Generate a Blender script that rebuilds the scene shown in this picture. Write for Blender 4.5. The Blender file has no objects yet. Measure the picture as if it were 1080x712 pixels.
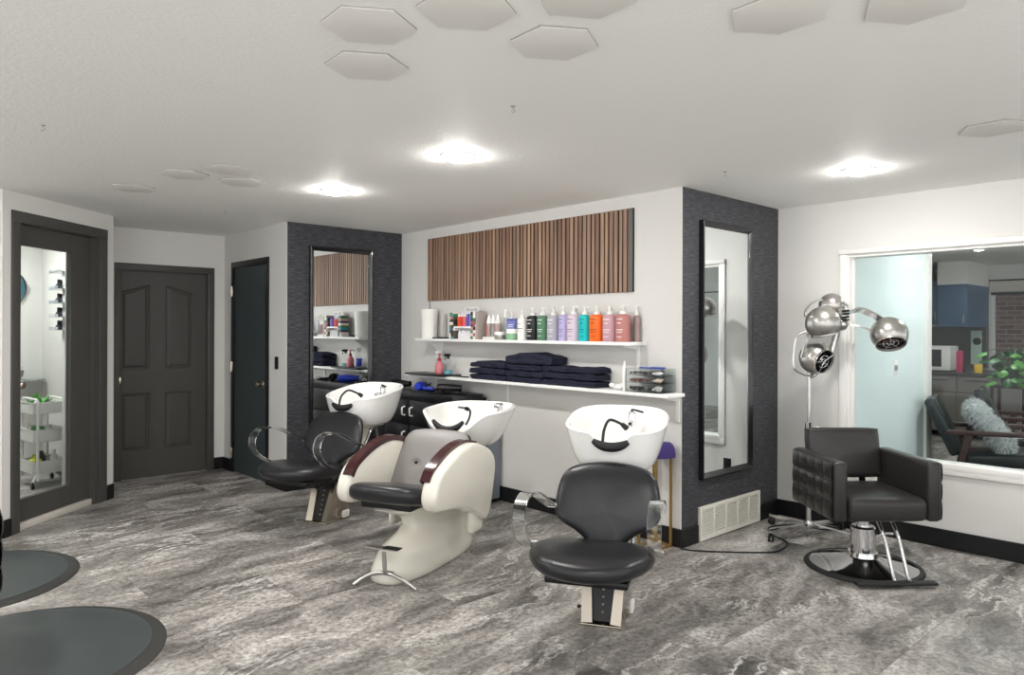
import bpy, bmesh, math, random
from math import sin, cos, pi, radians, atan2, sqrt
from mathutils import Vector, Matrix
random.seed(7)
S = bpy.context.scene
COL = S.collection
R = random.Random(11)

# ------------------------------------------------------------------ colour / materials
def lin(c):
    return tuple(((v/255)/12.92 if v/255 <= .04045 else ((v/255+.055)/1.055)**2.4) for v in c)

def newmat(name):
    m = bpy.data.materials.new(name); m.use_nodes = True
    nt = m.node_tree; b = nt.nodes['Principled BSDF']
    return m, nt, b

def mat(name, rgb, rough=.5, metal=0., spec=.5, coat=0., trans=0., ior=1.45, emit=0., noise=0., nscale=40., bump=0., bscale=200., alpha=1.):
    m, nt, b = newmat(name)
    c = lin(rgb)+(1,)
    b.inputs['Base Color'].default_value = c
    b.inputs['Roughness'].default_value = rough
    b.inputs['Metallic'].default_value = metal
    b.inputs['Specular IOR Level'].default_value = spec
    b.inputs['Coat Weight'].default_value = coat
    b.inputs['Coat Roughness'].default_value = .06
    b.inputs['Transmission Weight'].default_value = trans
    b.inputs['IOR'].default_value = ior
    if emit:
        b.inputs['Emission Color'].default_value = c
        b.inputs['Emission Strength'].default_value = emit
    L = nt.links
    tc = nt.nodes.new('ShaderNodeTexCoord')
    if noise:
        n = nt.nodes.new('ShaderNodeTexNoise'); n.inputs['Scale'].default_value = nscale; n.inputs['Detail'].default_value = 4
        L.new(tc.outputs['Object'], n.inputs['Vector'])
        mx = nt.nodes.new('ShaderNodeMix'); mx.data_type = 'RGBA'
        mx.inputs[6].default_value = tuple(v*(1-noise) for v in c[:3])+(1,)
        mx.inputs[7].default_value = tuple(min(1, v*(1+noise)) for v in c[:3])+(1,)
        L.new(n.outputs['Fac'], mx.inputs[0]); L.new(mx.outputs[2], b.inputs['Base Color'])
    if bump:
        n = nt.nodes.new('ShaderNodeTexNoise'); n.inputs['Scale'].default_value = bscale; n.inputs['Detail'].default_value = 3
        L.new(tc.outputs['Object'], n.inputs['Vector'])
        bp = nt.nodes.new('ShaderNodeBump'); bp.inputs['Strength'].default_value = bump; bp.inputs['Distance'].default_value = .01
        L.new(n.outputs['Fac'], bp.inputs['Height']); L.new(bp.outputs['Normal'], b.inputs['Normal'])
    return m

def ramp(nt, stops):
    r = nt.nodes.new('ShaderNodeValToRGB'); e = r.color_ramp.elements
    while len(e) < len(stops): e.new(.5)
    for el, (p, c) in zip(e, stops):
        el.position = p; el.color = lin(c)+(1,)
    return r

def thin_glass(name, tint=(250, 252, 252), ior=1.45):
    m = bpy.data.materials.new(name); m.use_nodes = True; nt = m.node_tree
    nt.nodes.remove(nt.nodes['Principled BSDF']); out = nt.nodes['Material Output']
    t = nt.nodes.new('ShaderNodeBsdfTransparent'); t.inputs[0].default_value = lin(tint)+(1,)
    g = nt.nodes.new('ShaderNodeBsdfGlossy'); g.inputs['Roughness'].default_value = 0.0
    lw_ = nt.nodes.new('ShaderNodeLayerWeight'); pw = nt.nodes.new('ShaderNodeMath'); pw.operation = 'POWER'; pw.inputs[1].default_value = 5
    f = nt.nodes.new('ShaderNodeMapRange'); f.inputs[3].default_value = ((ior-1)/(ior+1))**2; f.inputs[4].default_value = .9
    nt.links.new(lw_.outputs['Facing'], pw.inputs[0]); nt.links.new(pw.outputs[0], f.inputs[0])
    mx = nt.nodes.new('ShaderNodeMixShader')
    nt.links.new(f.outputs[0], mx.inputs[0]); nt.links.new(t.outputs[0], mx.inputs[1]); nt.links.new(g.outputs[0], mx.inputs[2])
    nt.links.new(mx.outputs[0], out.inputs[0])
    return m

def floor_mat():
    m, nt, b = newmat('slate_tile_floor'); L = nt.links; N = nt.nodes.new
    tc = N('ShaderNodeTexCoord')
    # slightly shifted pattern from tile to tile
    mp0 = N('ShaderNodeMapping'); mp0.inputs['Rotation'].default_value = (0, 0, radians(-42.6)); L.new(tc.outputs['Object'], mp0.inputs[0])
    br = N('ShaderNodeTexBrick'); br.inputs['Scale'].default_value = 1; br.inputs['Brick Width'].default_value = 1.2; br.inputs['Row Height'].default_value = .6
    br.inputs['Mortar Size'].default_value = .0016; br.inputs['Color1'].default_value = (0, 0, 0, 1); br.inputs['Color2'].default_value = (1, 1, 1, 1); br.inputs['Mortar'].default_value = (.5, .5, .5, 1)
    br.inputs['Bias'].default_value = 0
    L.new(mp0.outputs[0], br.inputs['Vector'])
    off = N('ShaderNodeVectorMath'); off.operation = 'SCALE'; off.inputs[3].default_value = 3.7; L.new(br.outputs['Color'], off.inputs[0])
    add = N('ShaderNodeVectorMath'); L.new(tc.outputs['Object'], add.inputs[0]); L.new(off.outputs[0], add.inputs[1])
    # warp
    wn = N('ShaderNodeTexNoise'); wn.inputs['Scale'].default_value = 2.2; wn.inputs['Detail'].default_value = 5; L.new(add.outputs[0], wn.inputs[0])
    ws = N('ShaderNodeVectorMath'); ws.operation = 'SCALE'; ws.inputs[3].default_value = .34; L.new(wn.outputs['Color'], ws.inputs[0])
    wa = N('ShaderNodeVectorMath'); L.new(add.outputs[0], wa.inputs[0]); L.new(ws.outputs[0], wa.inputs[1])
    mp = N('ShaderNodeMapping'); mp.vector_type = 'TEXTURE'; mp.inputs['Rotation'].default_value = (0, 0, radians(50)); mp.inputs['Scale'].default_value = (2.4, .62, 1); L.new(wa.outputs[0], mp.inputs[0])
    n1 = N('ShaderNodeTexNoise'); n1.inputs['Scale'].default_value = 2.6; n1.inputs['Detail'].default_value = 12; n1.inputs['Roughness'].default_value = .74; L.new(mp.outputs[0], n1.inputs[0])
    r1 = ramp(nt, [(.30, (64, 62, 59)), (.42, (116, 112, 108)), (.52, (158, 153, 148)), (.61, (194, 189, 184)), (.74, (236, 232, 228))]); L.new(n1.outputs['Fac'], r1.inputs[0])
    # thin white veins
    n2 = N('ShaderNodeTexNoise'); n2.inputs['Scale'].default_value = 2.4; n2.inputs['Detail'].default_value = 9; n2.inputs['Roughness'].default_value = .66; L.new(mp.outputs[0], n2.inputs[0])
    ab = N('ShaderNodeMath'); ab.operation = 'SUBTRACT'; ab.inputs[1].default_value = .5; L.new(n2.outputs['Fac'], ab.inputs[0])
    ab2 = N('ShaderNodeMath'); ab2.operation = 'ABSOLUTE'; L.new(ab.outputs[0], ab2.inputs[0])
    rv = ramp(nt, [(0, (255, 255, 255)), (.010, (190, 190, 190)), (.03, (0, 0, 0))]); L.new(ab2.outputs[0], rv.inputs[0])
    n4 = N('ShaderNodeTexNoise'); n4.inputs['Scale'].default_value = 1.3; L.new(add.outputs[0], n4.inputs[0])
    rm = ramp(nt, [(.42, (0, 0, 0)), (.62, (255, 255, 255))]); L.new(n4.outputs['Fac'], rm.inputs[0])
    mu = N('ShaderNodeMath'); mu.operation = 'MULTIPLY'; L.new(rv.outputs[0], mu.inputs[0]); L.new(rm.outputs[0], mu.inputs[1])
    mu2 = N('ShaderNodeMath'); mu2.operation = 'MULTIPLY'; mu2.inputs[1].default_value = .9; L.new(mu.outputs[0], mu2.inputs[0])
    mv = N('ShaderNodeMix'); mv.data_type = 'RGBA'; L.new(mu2.outputs[0], mv.inputs[0]); L.new(r1.outputs[0], mv.inputs[6]); mv.inputs[7].default_value = lin((240, 237, 232))+(1,)
    # fine grain
    n3 = N('ShaderNodeTexNoise'); n3.inputs['Scale'].default_value = 36; n3.inputs['Detail'].default_value = 6; n3.inputs['Roughness'].default_value = .75; L.new(tc.outputs['Object'], n3.inputs[0])
    r3 = ramp(nt, [(.36, (120, 120, 120)), (.5, (222, 222, 222)), (.62, (255, 255, 255))]); L.new(n3.outputs['Fac'], r3.inputs[0])
    mg = N('ShaderNodeMix'); mg.data_type = 'RGBA'; mg.blend_type = 'MULTIPLY'; mg.inputs[0].default_value = .8; L.new(mv.outputs[2], mg.inputs[6]); L.new(r3.outputs[0], mg.inputs[7])
    # grout lines
    mj = N('ShaderNodeMix'); mj.data_type = 'RGBA'; L.new(mg.outputs[2], mj.inputs[6]); mj.inputs[7].default_value = lin((70, 67, 65))+(1,)
    jf = N('ShaderNodeMath'); jf.operation = 'MULTIPLY'; jf.inputs[1].default_value = .3; L.new(br.outputs['Fac'], jf.inputs[0]); L.new(jf.outputs[0], mj.inputs[0])
    L.new(mj.outputs[2], b.inputs['Base Color'])
    rr = N('ShaderNodeMapRange'); rr.inputs[3].default_value = .34; rr.inputs[4].default_value = .52; L.new(n1.outputs['Fac'], rr.inputs[0]); L.new(rr.outputs[0], b.inputs['Roughness'])
    b.inputs['Specular IOR Level'].default_value = .4
    bp = N('ShaderNodeBump'); bp.inputs['Strength'].default_value = .12; bp.inputs['Distance'].default_value = .01; L.new(n3.outputs['Fac'], bp.inputs['Height']); L.new(bp.outputs[0], b.inputs['Normal'])
    return m

def grasscloth():
    m, nt, b = newmat('charcoal_grasscloth'); L = nt.links; N = nt.nodes.new
    tc = N('ShaderNodeTexCoord')
    mp = N('ShaderNodeMapping'); mp.inputs['Scale'].default_value = (9, 9, 85); L.new(tc.outputs['Object'], mp.inputs[0])
    n = N('ShaderNodeTexNoise'); n.inputs['Scale'].default_value = 1.4; n.inputs['Detail'].default_value = 5; n.inputs['Roughness'].default_value = .65; L.new(mp.outputs[0], n.inputs[0])
    r = ramp(nt, [(.3, (34, 34, 38)), (.5, (54, 54, 59)), (.7, (94, 94, 100))]); L.new(n.outputs['Fac'], r.inputs[0]); L.new(r.outputs[0], b.inputs['Base Color'])
    b.inputs['Roughness'].default_value = .6
    bp = N('ShaderNodeBump'); bp.inputs['Strength'].default_value = .5; bp.inputs['Distance'].default_value = .01; L.new(n.outputs['Fac'], bp.inputs['Height']); L.new(bp.outputs[0], b.inputs['Normal'])
    return m

def slat_wood():
    m, nt, b = newmat('walnut_slats'); L = nt.links; N = nt.nodes.new
    g = N('ShaderNodeNewGeometry'); tc = N('ShaderNodeTexCoord')
    mp = N('ShaderNodeMapping'); mp.inputs['Scale'].default_value = (60, 60, 2.2); L.new(tc.outputs['Object'], mp.inputs[0])
    n = N('ShaderNodeTexNoise'); n.inputs['Scale'].default_value = 1; n.inputs['Detail'].default_value = 4; L.new(mp.outputs[0], n.inputs[0])
    r1 = ramp(nt, [(0, (138, 106, 88)), (.35, (160, 128, 107)), (.65, (170, 136, 112)), (1, (192, 156, 128))]); L.new(g.outputs['Random Per Island'], r1.inputs[0])
    r2 = ramp(nt, [(.3, (150, 150, 150)), (.7, (255, 255, 255))]); L.new(n.outputs['Fac'], r2.inputs[0])
    mx = N('ShaderNodeMix'); mx.data_type = 'RGBA'; mx.blend_type = 'MULTIPLY'; mx.inputs[0].default_value = .6; L.new(r1.outputs[0], mx.inputs[6]); L.new(r2.outputs[0], mx.inputs[7])
    L.new(mx.outputs[2], b.inputs['Base Color']); b.inputs['Roughness'].default_value = .5
    return m

def brick_mat():
    m, nt, b = newmat('red_brick'); L = nt.links; N = nt.nodes.new
    tc = N('ShaderNodeTexCoord'); mp = N('ShaderNodeMapping'); mp.inputs['Rotation'].default_value = (pi/2, 0, 0); L.new(tc.outputs['Object'], mp.inputs[0])
    br = N('ShaderNodeTexBrick'); br.inputs['Scale'].default_value = 1; br.inputs['Brick Width'].default_value = .22; br.inputs['Row Height'].default_value = .075; br.inputs['Mortar Size'].default_value = .008
    br.inputs['Color1'].default_value = lin((160, 122, 110))+(1,); br.inputs['Color2'].default_value = lin((128, 92, 84))+(1,); br.inputs['Mortar'].default_value = lin((176, 165, 158))+(1,)
    L.new(mp.outputs[0], br.inputs['Vector']); L.new(br.outputs['Color'], b.inputs['Base Color']); b.inputs['Roughness'].default_value = .9
    return m

def paint(name, rgb, rough=.6, bump=.05, bscale=90):
    return mat(name, rgb, rough=rough, spec=.3, bump=bump, bscale=bscale, noise=.012, nscale=3)

def swatch_mat(name, cells, sx, sz):
    # printed checks of hair colour swatches
    m, nt, b = newmat(name); L = nt.links; N = nt.nodes.new
    tc = N('ShaderNodeTexCoord'); mp = N('ShaderNodeMapping'); mp.inputs['Scale'].default_value = (sx, 1, sz); L.new(tc.outputs['Object'], mp.inputs[0])
    sp = N('ShaderNodeSeparateXYZ'); L.new(mp.outputs[0], sp.inputs[0]); cb = N('ShaderNodeCombineXYZ')
    for i in (0, 2):
        f = N('ShaderNodeMath'); f.operation = 'FLOOR'; L.new(sp.outputs[i], f.inputs[0]); L.new(f.outputs[0], cb.inputs[i])
    w = N('ShaderNodeTexWhiteNoise'); L.new(cb.outputs[0], w.inputs[0])
    r = ramp(nt, [(i/len(cells), c) for i, c in enumerate(cells)]); r.color_ramp.interpolation = 'CONSTANT'
    L.new(w.outputs['Value'], r.inputs[0]); L.new(r.outputs[0], b.inputs['Base Color']); b.inputs['Roughness'].default_value = .45
    return m

K = dict(
    hexe=paint('hexagon_edge', (150, 147, 141), .8), ceiling=paint('ceiling_paint', (246, 245, 241), .7, .25, 60), wall=paint('wall_paint', (214, 212, 208), .55, .12, 70),
    hexa=paint('hexagon_paint', (228, 225, 219), .7), trimw=mat('white_trim', (230, 228, 224), .4), black=paint('black_trim', (26, 26, 27), .42),
    doork=paint('charcoal_door', (74, 72, 69), .45), doort=paint('slate_green_door', (60, 70, 71), .55), floor=floor_mat(), grass=grasscloth(), slat=slat_wood(), brick=brick_mat(),
    felt=mat('black_felt', (18, 17, 17), .9), mirror=mat('mirror', (240, 244, 244), .0, metal=1), frame=mat('black_frame', (22, 22, 24), .3, coat=.3),
    chrome=mat('chrome', (226, 226, 228), .07, metal=1), steel=mat('brushed_steel', (190, 188, 184), .28, metal=1), silver=mat('silver_lacquer', (176, 173, 168), .3, metal=.85),
    brass=mat('brass', (160, 132, 84), .35, metal=.7), nickel=mat('nickel', (190, 180, 165), .22, metal=1),
    leather=mat('black_leather', (33, 33, 36), .3, spec=.5, bump=.1, bscale=160), leatherb=mat('charcoal_leather', (41, 39, 38), .32, spec=.5, bump=.12, bscale=120),
    leatherg=mat('dark_armchair_leather', (34, 40, 42), .3), rubber=mat('black_rubber', (20, 20, 21), .55), plast=mat('black_plastic', (16, 16, 17), .35), lam=mat('black_laminate', (18, 19, 23), .35, noise=.2, nscale=60),
    acryl=mat('clear_acrylic', (252, 254, 254), .02, trans=1, ior=1.45), ceramic=mat('white_ceramic', (240, 239, 236), .12, coat=.5), cream=mat('cream_shell', (228, 224, 212), .22, coat=.4),
    maroon=mat('maroon_gloss', (56, 22, 24), .22, coat=.25), seatgrey=mat('grey_cushion', (128, 124, 122), .42, bump=.08, bscale=120),
    shelf=mat('white_melamine', (240, 239, 237), .35), navy=mat('navy_towel', (50, 52, 68), .95, spec=.1, bump=.9, bscale=420, noise=.35, nscale=90),
    white=mat('white_plastic', (238, 237, 234), .35), paper=mat('white_paper', (240, 238, 233), .8), clear=thin_glass('clear_plastic'), glass=thin_glass('window_glass', (246, 250, 250), 1.25),
    mat=mat('rubber_mat', (68, 74, 75), .36, spec=.4, noise=.12, nscale=4, bump=.1, bscale=260), matrim=mat('mat_bevel', (52, 52, 50), .5),
    vent=mat('cream_vent', (226, 222, 212), .4), ventshade=mat('vent_painted_shade', (28, 27, 26), .8),
    binm=mat('blue_grey_plastic', (120, 126, 136), .5, noise=.06, nscale=120), purple=mat('purple_cloth', (60, 46, 104), .9), blue=mat('blue_plastic', (40, 62, 190), .4),
    teal=mat('teal_gloss', (52, 98, 112), .3), leaf=mat('green_leaf', (86, 150, 70), .45, noise=.3, nscale=9), leafd=mat('dark_leaf', (52, 108, 62), .45, noise=.3, nscale=9), walnut=mat('dark_wood', (66, 46, 44), .4, noise=.2, nscale=30),
    fur=mat('grey_fur', (186, 190, 190), .9, noise=.3, nscale=30), cyan=paint('pale_blue_wall', (222, 233, 233), .5), navyc=mat('navy_cabinet', (62, 92, 122), .4, noise=.06, nscale=60), dark=mat('dark_counter', (58, 56, 54), .35),
    beige=mat('beige_blind', (206, 200, 190), .7), purplel=mat('violet_led', (90, 40, 255), .5, emit=6.), lamp=mat('lamp_diffuser', (255, 253, 249), .5, emit=275.), greyc=mat('grey_cabinet', (122, 118, 112), .4), redb=mat('crimson_plastic', (196, 52, 96), .4), yel=mat('yellow_plastic', (236, 196, 60), .4), mint=mat('mint_paper', (196, 220, 205), .6),
    pot=mat('stone_pot', (140, 138, 128), .7), ivory=mat('pale_threshold', (196, 190, 182), .5), copper=mat('red_element', (120, 40, 34), .5), bluec=mat('blue_cap', (36, 70, 160), .4), liquid=mat('blue_liquid', (120, 200, 214), .2, trans=.3),
)

# ------------------------------------------------------------------ mesh helper
def cr(pts, n=8, closed=False):
    P = [Vector(p) for p in pts]; out = []
    m = len(P)
    rng = range(m) if closed else range(m-1)
    for i in rng:
        if closed: a, b, c, d = P[i-1], P[i], P[(i+1) % m], P[(i+2) % m]
        else: a, b, c, d = P[max(i-1, 0)], P[i], P[i+1], P[min(i+2, m-1)]
        for k in range(n):
            t = k/n
            out.append(.5*((2*b)+(c-a)*t+(2*a-5*b+4*c-d)*t*t+(3*b-a-3*c+d)*t**3))
    if not closed: out.append(P[-1])
    return out

class M:
    def __init__(s): s.bm = bmesh.new()
    def add(s, V, F, T=None):
        vs = [s.bm.verts.new((T @ Vector(v)) if T else Vector(v)) for v in V]
        for f in F:
            try: s.bm.faces.new([vs[i] for i in f])
            except ValueError: pass
        return vs
    def merge(s, o, T=None):
        o.verts.index_update()
        s.add([v.co.copy() for v in o.verts], [[v.index for v in f.verts] for f in o.faces], T); o.free(); return s
    def box(s, x0, x1, y0, y1, z0, z1, bev=0, seg=2, T=None):
        b = bmesh.new(); bmesh.ops.create_cube(b, size=1)
        for v in b.verts: v.co = Vector(((x0+x1)/2+v.co.x*(x1-x0), (y0+y1)/2+v.co.y*(y1-y0), (z0+z1)/2+v.co.z*(z1-z0)))
        if bev: bmesh.ops.bevel(b, geom=b.edges[:], offset=bev, segments=seg, affect='EDGES', profile=.5)
        return s.merge(b, T)
    def loft(s, rings, caps=True, T=None, closed=False):
        n = len(rings[0]); V = [p for r in rings for p in r]; F = []
        m = len(rings)
        for i in range(m if closed else m-1):
            j = (i+1) % m
            for k in range(n): F.append((i*n+k, i*n+(k+1) % n, j*n+(k+1) % n, j*n+k))
        if caps and not closed:
            F.append(tuple(range(n-1, -1, -1))); F.append(tuple((m-1)*n+k for k in range(n)))
        s.add(V, F, T); return s
    def tube(s, pts, r, n=10, closed=False, T=None):
        P = [Vector(p) for p in pts]; m = len(P); rings = []; up = None
        for i, p in enumerate(P):
            a = P[i-1] if (i > 0 or closed) else p; c = P[(i+1) % m] if (i < m-1 or closed) else p
            t = (c-a).normalized()
            if up is None: up = Vector((0, 0, 1)) if abs(t.z) < .9 else Vector((1, 0, 0))
            x = (up-t*up.dot(t)).normalized(); y = t.cross(x); up = x
            rr = r[i] if isinstance(r, (list, tuple)) else r
            rings.append([p+x*rr*cos(2*pi*k/n)+y*rr*sin(2*pi*k/n) for k in range(n)])
        return s.loft(rings, T=T, closed=closed)
    def strap(s, pts, side, w, th, T=None, closed=False):   # flat band swept along pts; side = width direction
        P = [Vector(p) for p in pts]; side = Vector(side).normalized(); rings = []; m = len(P)
        for i, p in enumerate(P):
            a = P[i-1] if (i > 0 or closed) else p; c = P[(i+1) % m] if (i < m-1 or closed) else p
            t = (c-a).normalized(); nn = t.cross(side).normalized()
            rings.append([p+side*w/2+nn*th/2, p-side*w/2+nn*th/2, p-side*w/2-nn*th/2, p+side*w/2-nn*th/2])
        return s.loft(rings, T=T, closed=closed)
    def lathe(s, prof, n=28, T=None):
        V = []; F = []; idx = []
        for r, z in prof:
            if r < 1e-6: idx.append([len(V)]*n); V.append((0, 0, z))
            else:
                idx.append([len(V)+k for k in range(n)]); V += [(r*cos(2*pi*k/n), r*sin(2*pi*k/n), z) for k in range(n)]
        for i in range(len(prof)-1):
            for k in range(n):
                q = [idx[i][k], idx[i][(k+1) % n], idx[i+1][(k+1) % n], idx[i+1][k]]
                q2 = []
                for v in q:
                    if v not in q2: q2.append(v)
                if len(q2) > 2: F.append(q2)
        s.add(V, F, T); return s
    def prism(s, poly, t0, t1, ax='x', bev=0, seg=3, T=None):
        b = bmesh.new()
        def P(p, t): return {'x': (t, p[0], p[1]), 'y': (p[0], t, p[1]), 'z': (p[0], p[1], t)}[ax]
        A = [b.verts.new(P(p, t0)) for p in poly]; B = [b.verts.new(P(p, t1)) for p in poly]; n = len(poly)
        b.faces.new(A[::-1]); b.faces.new(B)
        for i in range(n): b.faces.new((A[i], A[(i+1) % n], B[(i+1) % n], B[i]))
        if bev:
            es = [e for e in b.edges if (e.verts[0] in A and e.verts[1] in A) or (e.verts[0] in B and e.verts[1] in B)]
            bmesh.ops.bevel(b, geom=es, offset=bev, segments=seg, affect='EDGES', profile=.5)
        return s.merge(b, T)
    def ball(s, c, r, sc=(1, 1, 1), n=20, T=None):
        b = bmesh.new(); bmesh.ops.create_uvsphere(b, u_segments=n, v_segments=n//2+2, radius=r)
        for v in b.verts: v.co = Vector((c[0]+v.co.x*sc[0], c[1]+v.co.y*sc[1], c[2]+v.co.z*sc[2]))
        return s.merge(b, T)
    def pillow(s, outline, t, fn=None, dome=0, pe=.3, pz=.75, rows=14, T=None, fill=0):
        O = [Vector((p[0], p[1], 0)) for p in outline]; n = len(O); c = sum(O, Vector())/n
        rings = []
        FZ = []
        for i in range(rows+1):
            a = -pi/2+pi*i/rows
            FZ.append((max(cos(a), 0.0)**pe if 0 < i < rows else .001, t/2*math.copysign(abs(sin(a))**pz, a), a))
        if fill:
            FZ = [q for q in FZ if q[2] <= 0 or q[0] > .93]
            for k in range(fill+1):
                f = max(.001, .92*(1-k/fill)); a = math.acos(min(1, f**(1/pe))); FZ.append((f, t/2*abs(sin(a))**pz, a))
        for f, z, a in FZ:
            rg = []
            for p in O:
                q = c+(p-c)*f
                zz = z+(dome*(1-f*f) if a > 0 else 0)
                q = Vector((q.x, q.y, zz))
                rg.append(Vector(fn(q)) if fn else q)
            rings.append(rg)
        return s.loft(rings, T=T)
    def build(s, name, m, parent=None, loc=(0, 0, 0), rz=0, ang=38, flat=False):
        bmesh.ops.recalc_face_normals(s.bm, faces=s.bm.faces[:])
        me = bpy.data.meshes.new(name); s.bm.to_mesh(me); s.bm.free()
        me.materials.append(m)
        if not flat:
            me.polygons.foreach_set('use_smooth', [True]*len(me.polygons)); me.set_sharp_from_angle(angle=radians(ang))
        o = bpy.data.objects.new(name, me); COL.objects.link(o)
        o.location = loc; o.rotation_euler = (0, 0, rz)
        if parent: o.parent = parent
        return o

def tag(o, label=None, cat=None, group=None, kind=None):
    if label: o['label'] = label
    if cat: o['category'] = cat
    if group: o['group'] = group
    if kind: o['kind'] = kind
    return o

def thing(name, label, cat, loc=(0, 0, 0), rz=0, group=None):
    o = bpy.data.objects.new(name, None); o.empty_display_size = .1; COL.objects.link(o)
    o.location = loc; o.rotation_euler = (0, 0, rz)
    return tag(o, label, cat, group)

def struct(name, loc=(0, 0, 0), rz=0):
    o = bpy.data.objects.new(name, None); o.empty_display_size = .1; COL.objects.link(o); o.location = loc; o.rotation_euler = (0, 0, rz); o['kind'] = 'structure'; return o

def dup(root, loc, rz, label, group=None):
    def cp(o, par):
        c = o.copy(); COL.objects.link(c)
        if par: c.parent = par
        for ch in list(o.children): cp(ch, c)
        return c
    c = cp(root, None); c.location = loc; c.rotation_euler = (0, 0, rz); c['label'] = label
    if group: c['group'] = group
    return c

# ------------------------------------------------------------------ room frame (metres, camera stands at x=0 y=0)
H = 2.44
a0 = .7435
U = Vector((sin(a0), -cos(a0), 0)); W = Vector((cos(a0), sin(a0), 0))
A = Vector((1.1471, 4.8557, 0)); B = A+1.3334*W; C = A-3.3579*U; D = C-1.2339*W; E_ = D-1.4719*U
G = Vector((-3.5521, 5.0114, 0)); GD = Vector((sin(.0755), cos(.0755), 0)); F_ = G+1.2298*GD
RU = atan2(U.y, U.x)            # walls running along U (front = local -y)
RW = a0                         # walls running along W
RG = atan2(GD.y, GD.x)
def bk(s, d, z=0): p = C+s*U-d*W; return (p.x, p.y, z)          # along / out of the back wall
def cl(s, d, z=0): p = A+s*W+d*U; return (p.x, p.y, z)          # right dark pier
def lc(s, d, z=0): p = D+s*W+d*U; return (p.x, p.y, z)          # left dark pier
def wn(s, e, z=0): p = B+s*U+e*W; return (p.x, p.y, z)          # window wall, e > 0 beyond it

# floor and ceiling
M().box(-9, 13, -1.4, 16, -.1, 0).build('floor', K['floor'], flat=True)['kind'] = 'structure'
M().box(-9, 13, -1.4, 16, H, H+.1).build('ceiling', K['ceiling'], flat=True)['kind'] = 'structure'

def wall(name, o, rz, x0, x1, y0, y1, m, hole=None):
    w = M()
    if hole:
        hx0, hx1, hz0, hz1 = hole
        w.box(x0, hx0, y0, y1, 0, H)
        if hx1 < x1: w.box(hx1, x1, y0, y1, 0, H)
        w.box(hx0, hx1, y0, y1, hz1, H)
        if hz0 > 0: w.box(hx0, hx1, y0, y1, 0, hz0)
    else: w.box(x0, x1, y0, y1, 0, H)
    ob = w.build(name, m, None, o, rz, flat=True); ob['kind'] = 'structure'; return ob
wall('wall_back', C, RU, 0, 3.3575, 0, .12, K['wall'])
wall('wall_pier_right', A, RW, .004, 1.3334, 0, .12, K['grass'])
wall('wall_pier_left', D, RW, .004, 1.2339, 0, .12, K['grass'])
wall('wall_small_door', E_, RU, 0, 1.4715, 0, .12, K['wall'], (.21, 1.10, 0, 2.145))
wall('wall_back_door', E_, RW, -1.45, 0, 0, .12, K['wall'], (-1.042, -.111, 0, 2.095))
wall('wall_partition', F_, RU, -2.45, 0, -.127, 0, K['wall'])
wall('wall_glass_door', G, RG, 0, 1.2298, 0, .1, K['wall'], (.079, 1.13, 0, 2.303))
wall('wall_left', G, RW, -6.5, 0, 0, .1, K['wall'])
wall('wall_window', B, RU, 0, 7.5, 0, .14, K['wall'], (.53, 3.3, .545, 2.045))
# small side room behind the glass door
kp = F_-.127*W-2.35*U
wall('wall_side_room_far', kp, RW, -3.2, .12, 0, .1, K['wall'])
wall('wall_side_room_left', kp-3.2*W, RU, -.1, 2.4, -.1, 0, K['wall'])

def base(name, o, rz, spans, m=K['black'], h=.125, y0=-.016):
    b = M()
    for x0, x1 in spans: b.box(x0, x1, y0, 0.0, 0, h, .004, 1)
    ob = b.build(name, m, None, o, rz); ob['kind'] = 'structure'
base('baseboard_back', C, RU, [(0, 3.374)])
base('baseboard_pier_right', A, RW, [(0, .19), (1.03, 1.3334)])
base('baseboard_pier_left', D, RW, [(-.016, 1.2339)])
base('baseboard_small_door', E_, RU, [(0, .205), (1.105, 1.488)])
base('baseboard_back_door', E_, RW, [(-.106, 0)])
base('baseboard_glass_door', G, RG, [(0, .075), (1.135, 1.2298)])
base('baseboard_partition', F_-.127*W, RU, [(-2.35, -.1)], K['doork'])
base('baseboard_left', G, RW, [(-6.5, 0)])
base('baseboard_window', B, RU, [(0, 7.5)])

# ------------------------------------------------------------------ doors
def knob_bm(x, z, y=-.0):
    k = M(); T = Matrix.Translation((x, y, z)) @ Matrix.Rotation(pi/2, 4, 'X')
    k.lathe([(0, 0), (.03, 0), (.031, .004), (.027, .01), (.012, .013), (.011, .03), (.022, .037), (.029, .048), (.028, .058), (.018, .066), (0, .068)], 24, T)
    return k
# door_1: glazed door on the left, standing in a deep charcoal frame
d1 = struct('door_1', G, RG)
f = M()
for x0, x1 in ((.075, .155), (1.035, 1.135)): f.box(x0, x1, -.014, .0, 0, 2.308, .004)
f.box(.075, 1.135, -.0145, 0, 2.228, 2.308, .004)
f.box(.079, .16, 0, .1, 0, 2.30); f.box(.985, 1.13, .0, .1, 0, 2.3); f.box(.16, .985, .0, .1, 2.225, 2.3)
f.build('door_frame', K['doork'], d1)
lf = M(); y0, y1 = .045, .085
lf.box(.162, .195, y0, y1, .055, 2.22, .003, 1); lf.box(.757, .985, y0, y1, .055, 2.22, .003, 1)
lf.box(.19, .76, y0, y1, .055, .218, .003, 1); lf.box(.19, .76, y0, y1, 2.075, 2.22, .003, 1)
lfo = lf.build('door_leaf', K['doork'], d1)
M().box(.19, .762, .062, .068, .212, 2.08).build('pane', K['glass'], lfo)
knob_bm(.178, 1.055, .045).build('door_handle', K['nickel'], d1)
M().box(.16, .985, .02, .1, 0, .05, .004).build('threshold', K['ivory'], d1)
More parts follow.
